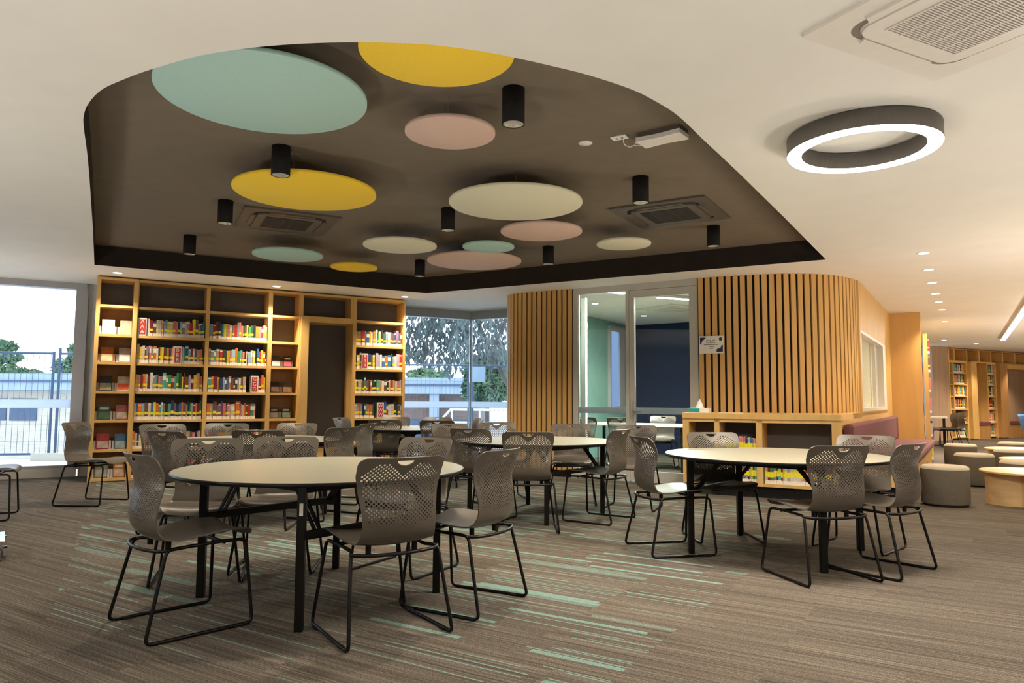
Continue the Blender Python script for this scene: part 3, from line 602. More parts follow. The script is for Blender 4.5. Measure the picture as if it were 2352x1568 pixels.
# tissue box
tp = at(1609, 944, 0.97); p = CO + cu_ * -1.60 + cv_ * 0.16
tb = thing('tissue_box', 'white and teal tissue box on the left end of the low bookcase', 'tissue box', (p.x, p.y, 0.97), CA)
MB().box(-0.12, -0.06, 0, 0.12, 0.06, 0.06).build('carton', PAPER, tb, 0.002)
MB().box(-0.122, -0.062, 0.008, 0.01, -0.0605, 0.052).build('teal_print', TEALP, tb)
mb = MB(); mb.add([(-0.05, -0.02, 0.06), (0.05, -0.015, 0.06), (0.045, 0.02, 0.06), (-0.045, 0.02, 0.06), (-0.025, -0.008, 0.13), (0.022, -0.004, 0.13), (0.0, 0.004, 0.17), (-0.02, 0.012, 0.125), (0.02, 0.012, 0.13)],
    [(0, 1, 5, 4), (1, 2, 8, 5), (2, 3, 7, 8), (3, 0, 4, 7), (4, 5, 6), (5, 8, 6), (8, 7, 6), (7, 4, 6)], 0, True); mb.build('tissue', PAPER, tb)
p = CO + cu_ * -1.22 + cv_ * 0.16
tag(MB().box(-0.14, -0.07, 0.9705, 0.14, 0.07, 0.974, rz=CA, o=(p.x, p.y)).build('paper_sheet', PAPER), 'white paper sheet lying on the low bookcase right of the tissue box', 'paper')
# wall sign
sg = thing('wall_sign', 'white DLC sign with navy corners on the slatted wall by the glass door', 'sign', (2.475, 9.565, 1.735), R(-25.5))
MB().box(0, -0.012, 0, 0.315, -0.006, 0.23).build('sheet', PAPER, sg)
def blob(poly, name, mat, y=-0.0135): return MB().add([(x, y, z) for x, z in poly], [tuple(range(len(poly)))]).build(name, mat, sg)
blob([(0.012, 0.12), (0.028, 0.122), (0.035, 0.15), (0.05, 0.175), (0.075, 0.19), (0.09, 0.212), (0.012, 0.212)], 'corner_shape', NAVY)
blob([(0.22, 0.02), (0.305, 0.02), (0.305, 0.11), (0.285, 0.10), (0.275, 0.075), (0.25, 0.062), (0.228, 0.058)], 'corner_shape', NAVY)
blob([(0.275 + 0.021 * math.cos(a * math.pi / 8), 0.187 + 0.024 * math.sin(a * math.pi / 8)) for a in range(16)], 'crest', GREENB)
def text(body, size, loc, par, mat, rot=(R(90), 0, 0), name='lettering'):
    cu = bpy.data.curves.new(name, 'FONT'); cu.body = body; cu.size = size; cu.align_x = 'CENTER'; cu.align_y = 'CENTER'
    tmp = bpy.data.objects.new(name, cu); COL.objects.link(tmp)
    me = bpy.data.meshes.new_from_object(tmp.evaluated_get(bpy.context.evaluated_depsgraph_get())); bpy.data.objects.remove(tmp); me.materials.clear(); me.materials.append(mat)
    q = bpy.data.objects.new(name, me); COL.objects.link(q); q.parent = par; q.location = loc; q.rotation_euler = rot; return q
text('DLC', 0.062, (0.15, -0.0135, 0.155), sg, INK)
MB().box(0.06, -0.0135, 0.112, 0.25, -0.0130, 0.119).box(0.13, -0.0135, 0.085, 0.19, -0.0130, 0.091).box(0.135, -0.0135, 0.063, 0.18, -0.0130, 0.069).build('small_print', INK, sg)

# ------------------------------------------------------------------ sofa along the oak wall
so = thing('banquette', 'mauve upholstered banquette with oak base along the oak panelled wall', 'sofa', (CO.x, CO.y, 0), PA)
MB().box(0.06, -0.62, 0.20, 5.75, -0.02, 0.38).build('oak_base', OAK, so, 0.005)
MB().box(0.12, -0.50, 0.0, 5.7, -0.02, 0.20).build('plinth', BLKM, so)
MB().box(0.05, -0.68, 0.38, 5.78, -0.01, 0.475).build('seat_cushion', MAUVE, so, 0.035)
MB().box(0.06, -0.115, 0.475, 5.78, -0.005, 0.865).build('back_cushion', MAUVE, so, 0.03)

# ------------------------------------------------------------------ chairs
PROF = [(0.262, 0.418), (0.25, 0.438), (0.205, 0.449), (0.10, 0.447), (0.0, 0.436), (-0.08, 0.429), (-0.145, 0.432), (-0.19, 0.452), (-0.224, 0.495), (-0.237, 0.55), (-0.230, 0.62), (-0.220, 0.69), (-0.234, 0.76), (-0.278, 0.848)]
def prof_curve():
    P = [Vector(p) for p in PROF]; out = []
    for i in range(len(P) - 1):
        p0 = P[max(i - 1, 0)]; p1 = P[i]; p2 = P[i + 1]; p3 = P[min(i + 2, len(P) - 1)]
        for k in range(8):
            t = k / 8; out.append(0.5 * ((2 * p1) + (p2 - p0) * t + (2 * p0 - 5 * p1 + 4 * p2 - p3) * t * t + (3 * p1 - p0 - 3 * p2 + p3) * t ** 3))
    out.append(P[-1]); L = [0]
    for a, b in zip(out, out[1:]): L.append(L[-1] + (b - a).length)
    return out, L
PC, PL = prof_curve(); STOT = PL[-1]
def pat(s):
    s = max(0, min(STOT, s)); lo = 0
    for i in range(len(PL) - 1):
        if PL[i + 1] >= s: lo = i; break
    a, b = PC[lo], PC[lo + 1]; t = (s - PL[lo]) / max(1e-9, PL[lo + 1] - PL[lo]); return a + (b - a) * t
SB = next(PL[i] for i in range(len(PC)) if PC[i].x < -0.18)     # where the seat turns up into the back
def surf(x, s):
    p = pat(s); w = max(0, min(1, (s - SB + 0.08) / 0.2)); w = w * w * (3 - 2 * w)
    y = p.x + (0.80 * x * x) * w; z = p.y + (0.45 * x * x) * (1 - w)
    return Vector((x, y, z))
def halfw(s):
    pts = [(0, 0.165), (0.015, 0.19), (0.05, 0.21), (0.2, 0.218), (SB - 0.12, 0.21), (SB, 0.198), (SB + 0.08, 0.188), (SB + 0.16, 0.190), (SB + 0.28, 0.208), (STOT - 0.10, 0.220), (STOT - 0.035, 0.2215), (STOT - 0.018, 0.216), (STOT - 0.006, 0.204), (STOT, 0.186)]
    for (a, wa), (b, wb) in zip(pts, pts[1:]):
        if s <= b: return wa + (wb - wa) * (s - a) / (b - a)
    return pts[-1][1]
def shell(name, s0, s1, holes, mat, th=0.006, gx=0.03):
    n = max(8, int((s1 - s0) / 0.012)); loop = []
    for i in range(n + 1): s = s0 + (s1 - s0) * i / n; loop.append((halfw(s), s))
    m = 12; w1 = halfw(s1)
    for i in range(1, m): loop.append((w1 - 2 * w1 * i / m, s1))
    for i in range(n, -1, -1): s = s0 + (s1 - s0) * i / n; loop.append((-halfw(s), s))
    w0 = halfw(s0)
    for i in range(1, m): loop.append((-w0 + 2 * w0 * i / m, s0))
    vs = [Vector(p) for p in loop]; ed = [(i, (i + 1) % len(loop)) for i in range(len(loop))]
    for h in holes:
        b = len(vs); vs += [Vector(p) for p in h]; ed += [(b + i, b + (i + 1) % len(h)) for i in range(len(h))]
    s = s0 + 0.015
    while s < s1 - 0.008:
        x = -halfw(s) + 0.02
        while x < halfw(s) - 0.01:
            if all((x - h[0][0]) ** 2 + (s - h[0][1]) ** 2 > 0.0004 for h in holes) or not holes: vs.append(Vector((x, s)))
            x += gx
        s += 0.018
    v2, e2, f2, *_ = delaunay_2d_cdt(vs, ed, [], 0, 1e-6)
    def inside(c, lp):
        k = False; j = len(lp) - 1
        for i in range(len(lp)):
            xi, yi = lp[i]; xj, yj = lp[j]
            if (yi > c[1]) != (yj > c[1]) and c[0] < (xj - xi) * (c[1] - yi) / (yj - yi) + xi: k = not k
            j = i
        return k
    hb = [(min(p[0] for p in h), max(p[0] for p in h), min(p[1] for p in h), max(p[1] for p in h), h) for h in holes]
    fs = []
    for f in f2:
        c = sum((v2[i] for i in f), Vector((0, 0))) / 3
        if not inside(c, loop): continue
        if any(a < c.x < b and d < c.y < e and inside(c, h) for a, b, d, e, h in hb): continue
        fs.append(f)
    N = len(v2); top = []; bot = []
    for v in v2:
        p = surf(v.x, v.y); e = 1e-3; du = surf(v.x + e, v.y) - p; dv = surf(v.x, min(STOT, v.y + e)) - (surf(v.x, v.y - e)); nn = du.cross(dv).normalized()
        top.append(p + nn * th / 2); bot.append(p - nn * th / 2)
    cnt = {}
    for f in fs:
        for i in range(3):
            a, b = f[i], f[(i + 1) % 3]; cnt[(a, b)] = cnt.get((a, b), 0) + 1
    me = bpy.data.meshes.new(name); faces = [tuple(f) for f in fs] + [tuple(i + N for i in reversed(f)) for f in fs]
    for (a, b) in cnt:
        if (b, a) not in cnt: faces.append((b, a, a + N, b + N))
    me.from_pydata([tuple(p) for p in top + bot], [], faces); me.materials.append(mat)
    me.polygons.foreach_set('use_smooth', [True] * len(faces)); me.set_sharp_from_angle(angle=R(50)); me.update()
    return me
holes = []
hs = [(0.044 * math.cos(a), STOT - 0.016 - (0.027 * math.sin(a))) for a in [math.pi * k / 10 for k in range(11)]]
holes.append(hs)
row = 0; s = SB + 0.105
while s < STOT - 0.03:
    x = -0.2025 + (0.01125 if row % 2 else 0)
    while x <= 0.2026:
        dtop = STOT - s; ok = abs(x) < halfw(s) - 0.022 and s > SB + 0.10 + 0.8 * x * x
        if dtop < 0.094 - 0.75 * abs(x) or dtop < 0.028: ok = False
        if dtop < 0.03 + (abs(x) - 0.135) * 1.1: ok = False
        if ok:
            rr_ = 0.0056 - 0.0022 * max(0, 1 - (s - SB - 0.10) / 0.10); holes.append([(x + rr_ * math.cos(a * math.pi / 3), s + rr_ * math.sin(a * math.pi / 3)) for a in range(6)])
        x += 0.0225
    s += 0.0099; row += 1
ME_BACK = shell('backrest', SB + 0.0, STOT, holes, PLAS)
ME_SEAT = shell('seat', 0.0, SB, [], PLAS, th=0.008, gx=0.035)
def fillet(pts, r, n=5):
    pts = [Vector(p) for p in pts]; out = [pts[0]]
    for i in range(1, len(pts) - 1):
        a, b, c = pts[i - 1], pts[i], pts[i + 1]; d1 = (a - b); d2 = (c - b); k = min(r, d1.length * 0.45, d2.length * 0.45)
        p = b + d1.normalized() * k; q = b + d2.normalized() * k
        for j in range(n + 1): t = j / n; out.append(p * (1 - t) ** 2 + b * 2 * t * (1 - t) + q * t * t)
    return out + [pts[-1]]
def make_chair():
    o = thing('perforated_chair', '', 'chair')
    for nm, me in (('seat', ME_SEAT), ('backrest', ME_BACK)):
        q = bpy.data.objects.new(nm, me); COL.objects.link(q); q.parent = o
    r = 0.0089; zt = 0.412
    for sx in (-1, 1):
        rear = fillet([(sx * 0.190, -0.10, zt - 0.006), (sx * 0.224, -0.170, zt - 0.004), (sx * 0.262, -0.262, r), (sx * 0.262, -0.18, r)], 0.035)
        MB().tube(rear, r).build('leg', BLACK, o)
        rn = MB().tube([(sx * 0.262, -0.18, r), (sx * 0.255, 0.16, r)], r).build('runner', BLACK, o)
        front = fillet([(sx * 0.255, 0.16, r), (sx * 0.253, 0.245, r), (sx * 0.195, 0.225, zt - 0.002), (sx * 0.188, 0.10, zt)], 0.035)
        MB().tube(front, r).build('leg', BLACK, o)
        MB().tube([(sx * 0.188, 0.10, zt), (sx * 0.190, -0.10, zt - 0.006)], r).build('side_rail', BLACK, o)
        for y in (-0.17, 0.17): MB().box(sx * 0.258 - 0.011, y - 0.022, 0.0, sx * 0.258 + 0.011, y + 0.022, 0.012).build('foot_pad', BLKM, rn)
        MB().cyl(sx * 0.12, -0.125, 0.385, 0.435, 0.014, 10).build('mount', BLACK, o)
    arcp = [(0.221 * math.cos(a), -0.165 - 0.070 * math.sin(a), zt - 0.005 - 0.005 * math.sin(a)) for a in [math.pi * k / 12 for k in range(13)]]
    MB().tube(arcp, r).build('rear_bar', BLACK, o)
    MB().tube([(-0.188, 0.12, zt - 0.006), (0.188, 0.12, zt - 0.006)], r).build('cross_bar', BLACK, o)
    return o
CH0 = make_chair(); used = [False]
def chair(x, y, ang, label, group=None):
    if not used[0]: c = CH0; used[0] = True
    else: c = copy_tree(CH0)
    c.location = (x, y, 0); c.rotation_euler = (0, 0, R(ang - 90)); c['label'] = label
    if group: c['group'] = group
    elif 'group' in c: del c['group']
    return c
G1 = 'taupe perforated chairs around the round tables'
for x, y, a, l in [
    (-1.64, 3.725, 45, 'taupe perforated chair at the left of the nearest round table, seen from its left rear'),
    (-0.64, 3.65, 124, 'taupe perforated chair with its back to the camera, in front of the nearest round table'),
    (-0.26, 4.12, 151, 'taupe perforated chair facing left at the right of the nearest round table'),
    (-0.71, 4.92, 240, 'taupe perforated chair facing the camera behind the right end of the nearest table'),
    (-1.555, 4.93, 277, 'taupe perforated chair facing the camera behind the middle of the nearest table'),
    (-1.95, 4.65, 287, 'taupe perforated chair facing the camera behind the left part of the nearest table'),
    (1.20, 5.56, 12, 'taupe perforated chair facing right at the left of the right-hand round table'),
    (1.98, 4.77, 105, 'taupe perforated chair with its back to the camera at the right-hand round table'),
    (2.475, 4.98, 129, 'taupe perforated chair facing left at the right end of the right-hand round table'),
    (2.68, 5.71, 225, 'taupe perforated chair behind the right-hand table, in front of the mauve banquette'),
    (1.73, 6.03, 273, 'taupe perforated chair facing the camera between the right-hand table and the low bookcase'),
    (0.14, 6.42, 90, 'taupe perforated chair with its back squarely to the camera at the middle round table'),
    (-0.28, 7.00, 62, 'dark perforated chair with its back turned, at the left front of the middle round table'),
    (0.82, 6.93, 147, 'taupe perforated chair facing left at the right front of the middle round table'),
    (1.27, 7.70, 248, 'taupe perforated chair right behind the middle table, in front of the glass door'),
    (0.66, 8.03, 267, 'taupe perforated chair behind the middle table, before the left slatted wall edge'),
    (-0.12, 8.44, 283, 'taupe perforated chair behind the left of the middle table, before the curved slats'),
    (-0.56, 7.77, 300, 'taupe perforated chair facing the camera between the middle table and the far table'),
    (-1.63, 9.72, 85, 'dark perforated chair with its back to the camera at the left of the far table'),
    (-0.97, 9.55, 95, 'dark perforated chair with its back to the camera at the right of the far table'),
    (-1.70, 10.58, 275, 'pale-looking perforated chair behind the far table, before the right-hand bookcase'),
    (-1.14, 10.72, 262, 'pale-looking perforated chair behind the far table, before the corner window'),
    (-2.20, 10.30, -18, 'pale-looking perforated chair facing right at the left of the far table, before the niche'),
    (-0.69, 10.45, 198, 'perforated chair facing left at the right end of the far table, by the curved slats'),
    (-2.71, 6.15, 65, 'dark perforated chair, back turned, front left of the left rear table'),
    (-2.17, 6.47, 92, 'dark perforated chair with back to the camera, front of the left rear table'),
    (-3.38, 7.22, -50, 'taupe perforated chair facing right at the left of the left rear table'),
    (-2.98, 7.54, 280, 'taupe perforated chair facing the camera behind the left rear table, before the wide bookcase'),
    (-2.34, 7.73, 268, 'taupe perforated chair facing the camera behind the left rear table, before the niche'),
    (-1.80, 7.03, 152, 'dark perforated chair facing left at the right end of the left rear table'),
    (-1.80, 8.05, 166, 'taupe perforated chair seen edge-on between the left rear table and the far table')]:
    chair(x, y, a, l, G1)
chair(-4.43, 7.80, -4, 'lone perforated chair facing right in front of the left window and bookcase')
chair(-4.86, 6.78, 26, 'perforated chair cut by the left edge of the photo, only its seat front visible')

# ------------------------------------------------------------------ round tables
def make_table():
    o = thing('round_table', '', 'table')
    n = 72; r = 0.812
    MB().lathe([(0.0, 0.7185), (r - 0.012, 0.7185), (r - 0.004, 0.7200)], 72).build('tabletop', LAM, o)
    MB().lathe([(r - 0.004, 0.7203), (r, 0.718), (r, 0.703), (r - 0.006, 0.699), (0.0, 0.699)], 72).build('edge_band', BLACK, o)
    L = 0.66; lg = [(L * math.cos(R(-84 - 90 * k)), L * math.sin(R(-84 - 90 * k))) for k in range(4)]   # front, left, rear, right
    for x, y in lg: MB().box(-0.021, -0.021, 0.0, 0.021, 0.021, 0.694, rz=R(-84), o=(x, y)).build('leg', BLACK, o, 0.003)
    for i, j in ((0, 3), (1, 2)):
        a, b = Vector(lg[i]), Vector(lg[j]); 
        MB().bar((a.x, a.y, 0.45), (b.x, b.y, 0.45), 0.03, 0.04).build('cross_rail', BLACK, o)
        MB().bar((a.x, a.y, 0.675), (b.x, b.y, 0.675), 0.03, 0.035).build('top_rail', BLACK, o)
        m = (a + b) / 2; inn = -m.normalized(); t = (b - a).normalized()
        for k in (-1, 1):
            p = m + t * 0.38 * k
            MB().bar((p.x, p.y, 0.45), (p.x + inn.x * 0.20, p.y + inn.y * 0.20, 0.685), 0.007, 0.022).bar((p.x + t.x * 0.03, p.y + t.y * 0.03, 0.45), (p.x + inn.x * 0.20 + t.x * 0.03, p.y + inn.y * 0.20 + t.y * 0.03, 0.685), 0.007, 0.022).build('brace', BLACK, o)
    a = (Vector(lg[0]) * 2 + Vector(lg[3])) / 3; b = (Vector(lg[1]) * 2 + Vector(lg[2])) / 3
    for k0, k1 in ((lg[0], lg[1]), (lg[3], lg[2])):
        p, q = Vector(k0) * 0.92, Vector(k1) * 0.92; MB().bar((p.x, p.y, 0.672), (q.x, q.y, 0.672), 0.03, 0.03).build('beam', BLACK, o)
    x, y = lg[0]; c = Vector((x, y)); d = Vector((math.cos(R(-84)), math.sin(R(-84)))); t = Vector((-d.y, d.x)); p = c + d * 0.0215
    MB().bar((p.x, p.y, 0.55), (p.x, p.y, 0.61), 0.002, 0.018).build('white_tag', PAPER, o)
    return o
T0 = make_table()
for i, (x, y, l) in enumerate([(-1.09, 4.26, 'round cream table nearest the camera with four black legs'), (1.985, 5.52, 'round cream table on the right, in front of the low bookcase'), (0.25, 7.25, 'round cream table in the middle, in front of the glass door'),
                               (-1.40, 10.15, 'farthest round cream table, in front of the corner window'), (-2.47, 7.10, 'round cream table at left rear, in front of the wide bookcase')]):
    t = T0 if i == 0 else copy_tree(T0)
    t.location = (x, y, 0); t['label'] = l; t['group'] = 'round cream tables'

# ------------------------------------------------------------------ recess ceiling: discs, cylinder lights, cassettes
ZD = 2.82
def disc(x, y, r, mat, label, z=ZD):
    k_ = (ZD - HC) / (2.87 - HC); x, y, r = x * k_, y * k_, r * k_
    o = thing('acoustic_disc', label, 'ceiling panel', (x, y, z), 0, 'round felt panels in the dark ceiling recess')
    MB().lathe([(0, 0), (r - 0.003, 0), (r, 0.003), (r, 0.022), (r - 0.003, 0.025), (0, 0.025)], 72).build('felt_panel', mat, o)
    for k in range(3):
        a = R(30 + 120 * k); q = 0.6 * r
        MB().tube([(q * math.cos(a), q * math.sin(a), 0.02), (q * math.cos(a), q * math.sin(a), UZ - z)], 0.0015, 6).cyl(q * math.cos(a), q * math.sin(a), 0.025, 0.04, 0.006, 8).build('suspension_wire', CHROME, o)
disc(-1.458, 4.12, 0.591, TEALF, 'large pale teal round ceiling panel, the biggest disc at the front of the recess')
disc(-0.389, 3.569, 0.395, YELF, 'yellow round ceiling panel cut off by the front edge of the recess')
disc(-0.418, 4.693, 0.299, PINKF, 'small pink round ceiling panel behind the front yellow panel')
disc(-1.774, 6.096, 0.595, YELF, 'large yellow round ceiling panel behind a black cylinder light')
disc(0.025, 6.413, 0.598, CREAMF, 'large cream round ceiling panel in the middle of the recess')
disc(0.301, 7.519, 0.428, PINKF, 'pink round ceiling panel just behind the large cream one')
disc(-1.298, 8.264, 0.421, CREAMF, 'cream round ceiling panel left of the small teal one')
disc(-2.772, 8.853, 0.420, TEALF, 'pale teal round ceiling panel behind the left dark air conditioner')
disc(-2.133, 9.672, 0.310, YELF, 'small yellow round ceiling panel at the back of the recess')
disc(-0.279, 8.306, 0.300, TEALF, 'small teal round ceiling panel overlapping the rear pink one')
disc(-0.487, 9.179, 0.600, PINKF, 'large pink round ceiling panel at the back of the recess')
disc(1.258, 8.108, 0.305, CREAMF, 'small cream round ceiling panel right of the pink ones')
cyls = [(0.0, 4.28, 'black cylinder ceiling light beside the front yellow panel, the nearest one'), (-1.74, 5.32, 'black cylinder ceiling light in front of the large yellow panel'), (-2.75, 6.83, 'black cylinder ceiling light left of the left dark air conditioner'),
        (-0.64, 7.07, 'black cylinder ceiling light at the left edge of the large cream panel'), (1.08, 6.02, 'black cylinder ceiling light in front of the right dark air conditioner'), (-3.76, 8.34, 'black cylinder ceiling light farthest left in the recess'),
        (-1.26, 9.78, 'black cylinder ceiling light at the back between the yellow and pink panels'), (0.44, 8.83, 'black cylinder ceiling light at the back right of the rear pink panel'), (2.17, 7.73, 'black cylinder ceiling light farthest right in the recess')]
for x, y, l in cyls:
    o = thing('cylinder_light', l, 'ceiling light', (x, y, 2.78), 0, 'black cylinder downlights in the recess')
    MB().lathe([(0.062, 0.0), (0.069, 0.0), (0.069, 0.222), (0.0, 0.222)], 32).build('housing', BLKM, o)
    MB().lathe([(0.0, 0.030), (0.030, 0.028), (0.062, 0.002)], 32).build('reflector', SILVER, o)
    lamp('cylinder_spot', 'SPOT', (x, y, 2.775), 62, (1.0, 0.86, 0.66), 0.04, spot=120, blend=0.8)
def cassette(x, y, zc, rot, label, body, dark, louv, side=0.95):
    o = thing('air_conditioner', label, 'air conditioner', (x, y, zc), R(rot)); h = side / 2
    def rrect(w, r, n=8):
        out = []
        for cx, cy, a0 in ((w - r, w - r, 0), (-w + r, w - r, 90), (-w + r, -w + r, 180), (w - r, -w + r, 270)):
            for k in range(n + 1): a = R(a0 + 90 * k / n); out.append((cx + r * math.cos(a), cy + r * math.sin(a)))
        return out
    MB().prism(rrect(h, 0.012), -0.018, -0.001).build('panel', body, o, 0.004)
    # groove and louvres
    outer, inner = rrect(h * 0.76, 0.10), rrect(h * 0.70, 0.09); n = len(outer)
    mb = MB(); mb.add([(a, b, -0.019) for a, b in outer] + [(a, b, -0.019) for a, b in inner], [(i, (i + 1) % n, n + (i + 1) % n, n + i) for i in range(n)]); mb.build('air_gap', dark, o)
    MB().prism(rrect(h * 0.685, 0.085), -0.032, -0.018, 0, True).build('centre_panel', body, o)
    for k in range(4):
        a = R(90 * k); c, s_ = math.cos(a), math.sin(a)
        mb = MB(); pts = [(-h * 0.50, h * 0.71), (h * 0.50, h * 0.71), (h * 0.46, h * 0.80), (-h * 0.46, h * 0.80)]
        mb.prism([(px * c - py * s_, px * s_ + py * c) for px, py in pts], -0.030, -0.0185); mb.build('louvre', body, o, 0.004)
    g = h * 0.50
    MB().box(-g, -g, -0.0335, g, g, -0.0318).build('grille_recess', dark, o)
    mb = MB(); ns = 36
    for i in range(ns):
        yy = -g + (i + 0.5) * 2 * g / ns; mb.box(-g, yy - g / ns * 0.42, -0.038, g, yy + g / ns * 0.42, -0.0335)
    for i in range(6):
        xx = -g + i * 2 * g / 5; mb.box(xx - 0.002, -g, -0.0385, xx + 0.003, g, -0.0335)
    mb.build('grille', louv, o)
cassette(1.92, 2.91, CZ, 27, 'large white ceiling air conditioner at the upper right, nearest the camera', WHITEP, GRILLE, WHITEP)
cassette(-2.415, 7.62, UZ, 27, 'dark ceiling air conditioner in the recess behind the large yellow panel', ACD, BLKM, ACG)
cassette(1.59, 7.17, UZ, -31, 'dark ceiling air conditioner at the right of the recess', ACD, BLKM, ACG)
# wireless box, plate, cable, sensor
o = thing('access_point', 'flat white electronic box on the dark ceiling near the recess edge', 'ceiling device', (1.045, 4.965, UZ), R(-36))
MB().box(-0.16, -0.075, -0.035, 0.16, 0.075, 0.0).build('bracket', ACD, o)
pts = [(-0.165, -0.085), (0.0, -0.07), (0.165, -0.085), (0.165, 0.085), (0.0, 0.07), (-0.165, 0.085)]
MB().prism(pts, -0.065, -0.035).build('housing', WHITEP, o, 0.006)
o = thing('socket_plate', 'small white socket plate on the dark ceiling left of the white box', 'socket', (0.762, 5.075, UZ), R(-30))
MB().box(-0.058, -0.036, -0.010, 0.058, 0.036, 0.0).build('plate', PAPER, o, 0.003)
MB().box(-0.03, -0.012, -0.0115, -0.012, 0.012, -0.0100).box(0.012, -0.012, -0.0115, 0.03, 0.012, -0.0100).build('outlets', GRILLE, o)
loop = [(0.785, 5.055, 2.985), (0.80, 5.11, 2.955), (0.85, 5.14, 2.945)]
for k in range(26):
    a = R(-200 - 360 * 2.2 * k / 25); loop.append((0.905 + 0.036 * math.cos(a) + 0.001 * k, 5.085 + 0.036 * math.sin(a), 2.95 + 0.001 * k))
loop.append((0.955, 5.03, 2.955))
tag(MB().tube(fillet(loop, 0.02, 2), 0.003, 6).build('data_cable', PAPER), 'coiled white cable between the socket plate and the white ceiling box', 'cable')
o = thing('ceiling_sensor', 'small round white sensor on the dark ceiling right of the nearest cylinder light', 'sensor', (0.53, 5.20, UZ))
MB().lathe([(0, -0.014), (0.02, -0.014), (0.025, -0.009), (0.048, -0.007), (0.052, 0.0), (0.0, 0.0)], 28).build('sensor_body', WHITEP, o)
# ring lamp
o = thing('ring_light', 'glowing ring-shaped ceiling lamp with dark grey body at the upper right', 'ceiling light', (2.125, 4.31, 0))
RINGG = noisy('ring_body_grey', (0.16, 0.145, 0.13), (0.18, 0.165, 0.15), (20, 20, 20), 0.5, metal=0.3)
MB().lathe([(0.345, 2.640), (0.345, 2.742), (0.43, 2.742), (0.43, 2.640)], 96).build('body', RINGG, o)
MB().lathe([(0.346, 2.641), (0.352, 2.632), (0.423, 2.632), (0.429, 2.641)], 96).build('diffuser', E_RING, o)
lamp('ring_lamp_light', 'AREA', (2.10, 4.31, 2.60), 46, (1.0, 0.88, 0.72), 0.8)
# downlights
def down(px, py, label, power=26, group='small round downlights in the white ceiling', z=CZ, r=0.062):
    p = at(px, py, z); o = thing('downlight', label, 'ceiling light', (p.x, p.y, z), 0, group)
    MB().lathe([(r * 0.86, -0.004), (r, -0.005), (r + 0.008, -0.001), (r + 0.008, 0.0)], 28).build('rim', WHITEP, o)
    MB().cyl(0, 0, -0.0045, -0.001, r * 0.86, 28).build('diffuser', E_DOWN, o)
    if power: lamp('downlight_spot', 'SPOT', (p.x, p.y, z - 0.02), power, WARM, 0.05, spot=110, blend=0.8)
for i, (x, y, pw_) in enumerate([(2121, 581, 40), (2133, 619, 40), (2141, 649, 34), (2149, 674, 34), (2156, 693, 60), (2163, 711, 75), (2169, 738, 60)]):
    down(x, y, 'round downlight, %s from the front in the row along the oak wing' % ORD[i], pw_, 'downlights in a row along the wing')
down(2168, 781, 'far round downlight above the chairs beside the pale window', 60); down(2242, 789, 'far round downlight in front of the distant bookcase', 60)
down(270, 626, 'round downlight above the left display bookcase', 60); down(635, 657, 'round downlight above the wide bookcase', 95); down(930, 681, 'round downlight above the right end of the bookcases', 95)
down(1367, 697, 'round downlight seen through the fixed glass pane', 55); down(1479, 725, 'round downlight seen through the glass door', 40)
# linear lights
def linear(p, q, w, label, power, z):
    a = at(*p, z); b = at(*q, z); o = thing('linear_light', label, 'ceiling light', (a.x, a.y, z)); d = (b - a)
    MB().bar((0, 0, 0.028), (d.x, d.y, 0.028), w + 0.01, 0.05).build('housing', WHITEP, o)
    MB().bar((0, 0, 0), (d.x, d.y, 0), w, 0.008).build('diffuser', E_LIN, o)
    m = (a + b) / 2
    if power: lamp('linear_light_lamp', 'AREA', (m.x, m.y, z - 0.03), power, (1.0, 0.92, 0.80), 0.2, rot=(0, 0, math.atan2(d.y, d.x)), sizey=0.1)
linear((2375, 683), (2303, 782), 0.10, 'long slanting linear ceiling light at the right edge of the photo', 90, 2.69)
linear((1399, 671), (1434, 674), 0.10, 'short linear light seen at the top of the fixed glass pane', 70, 2.70)
linear((1511, 683), (1620, 691), 0.10, 'linear light seen through the top of the glass door', 80, 2.70)
# air unit in meeting room
p = at(1545, 708, CZ); cassette(p.x, p.y, CZ, 30, 'white ceiling air conditioner seen through the glass door', WHITEP, GRILLE, WHITEP)

# ------------------------------------------------------------------ meeting room furniture
def mchair(x, y, a, l): chair(x, y, a, l, 'chairs in the glazed meeting room')
mchair(1.25, 11.75, 60, 'perforated chair behind the fixed glass pane, nearer the slatted wall'); mchair(1.78, 11.6, 70, 'perforated chair behind the fixed glass pane, next to the door frame')
mchair(2.55, 12.45, 250, 'pale chair in the meeting room seen through the middle of the glass door'); mchair(2.95, 11.35, 150, 'pale chair in the meeting room seen at the right of the glass door')
mt = thing('meeting_table', 'white rectangular table in the meeting room behind the glass', 'table', (2.15, 12.15, 0), R(-32))
MB().box(-0.9, -0.4, 0.70, 0.9, 0.4, 0.73).build('tabletop', WHITEP, mt)
for sx in (-1, 1):
    for sy in (-1, 1): MB().box(sx * 0.82 - 0.02, sy * 0.33 - 0.02, 0, sx * 0.82 + 0.02, sy * 0.33 + 0.02, 0.70).build('leg', BLACK, mt)

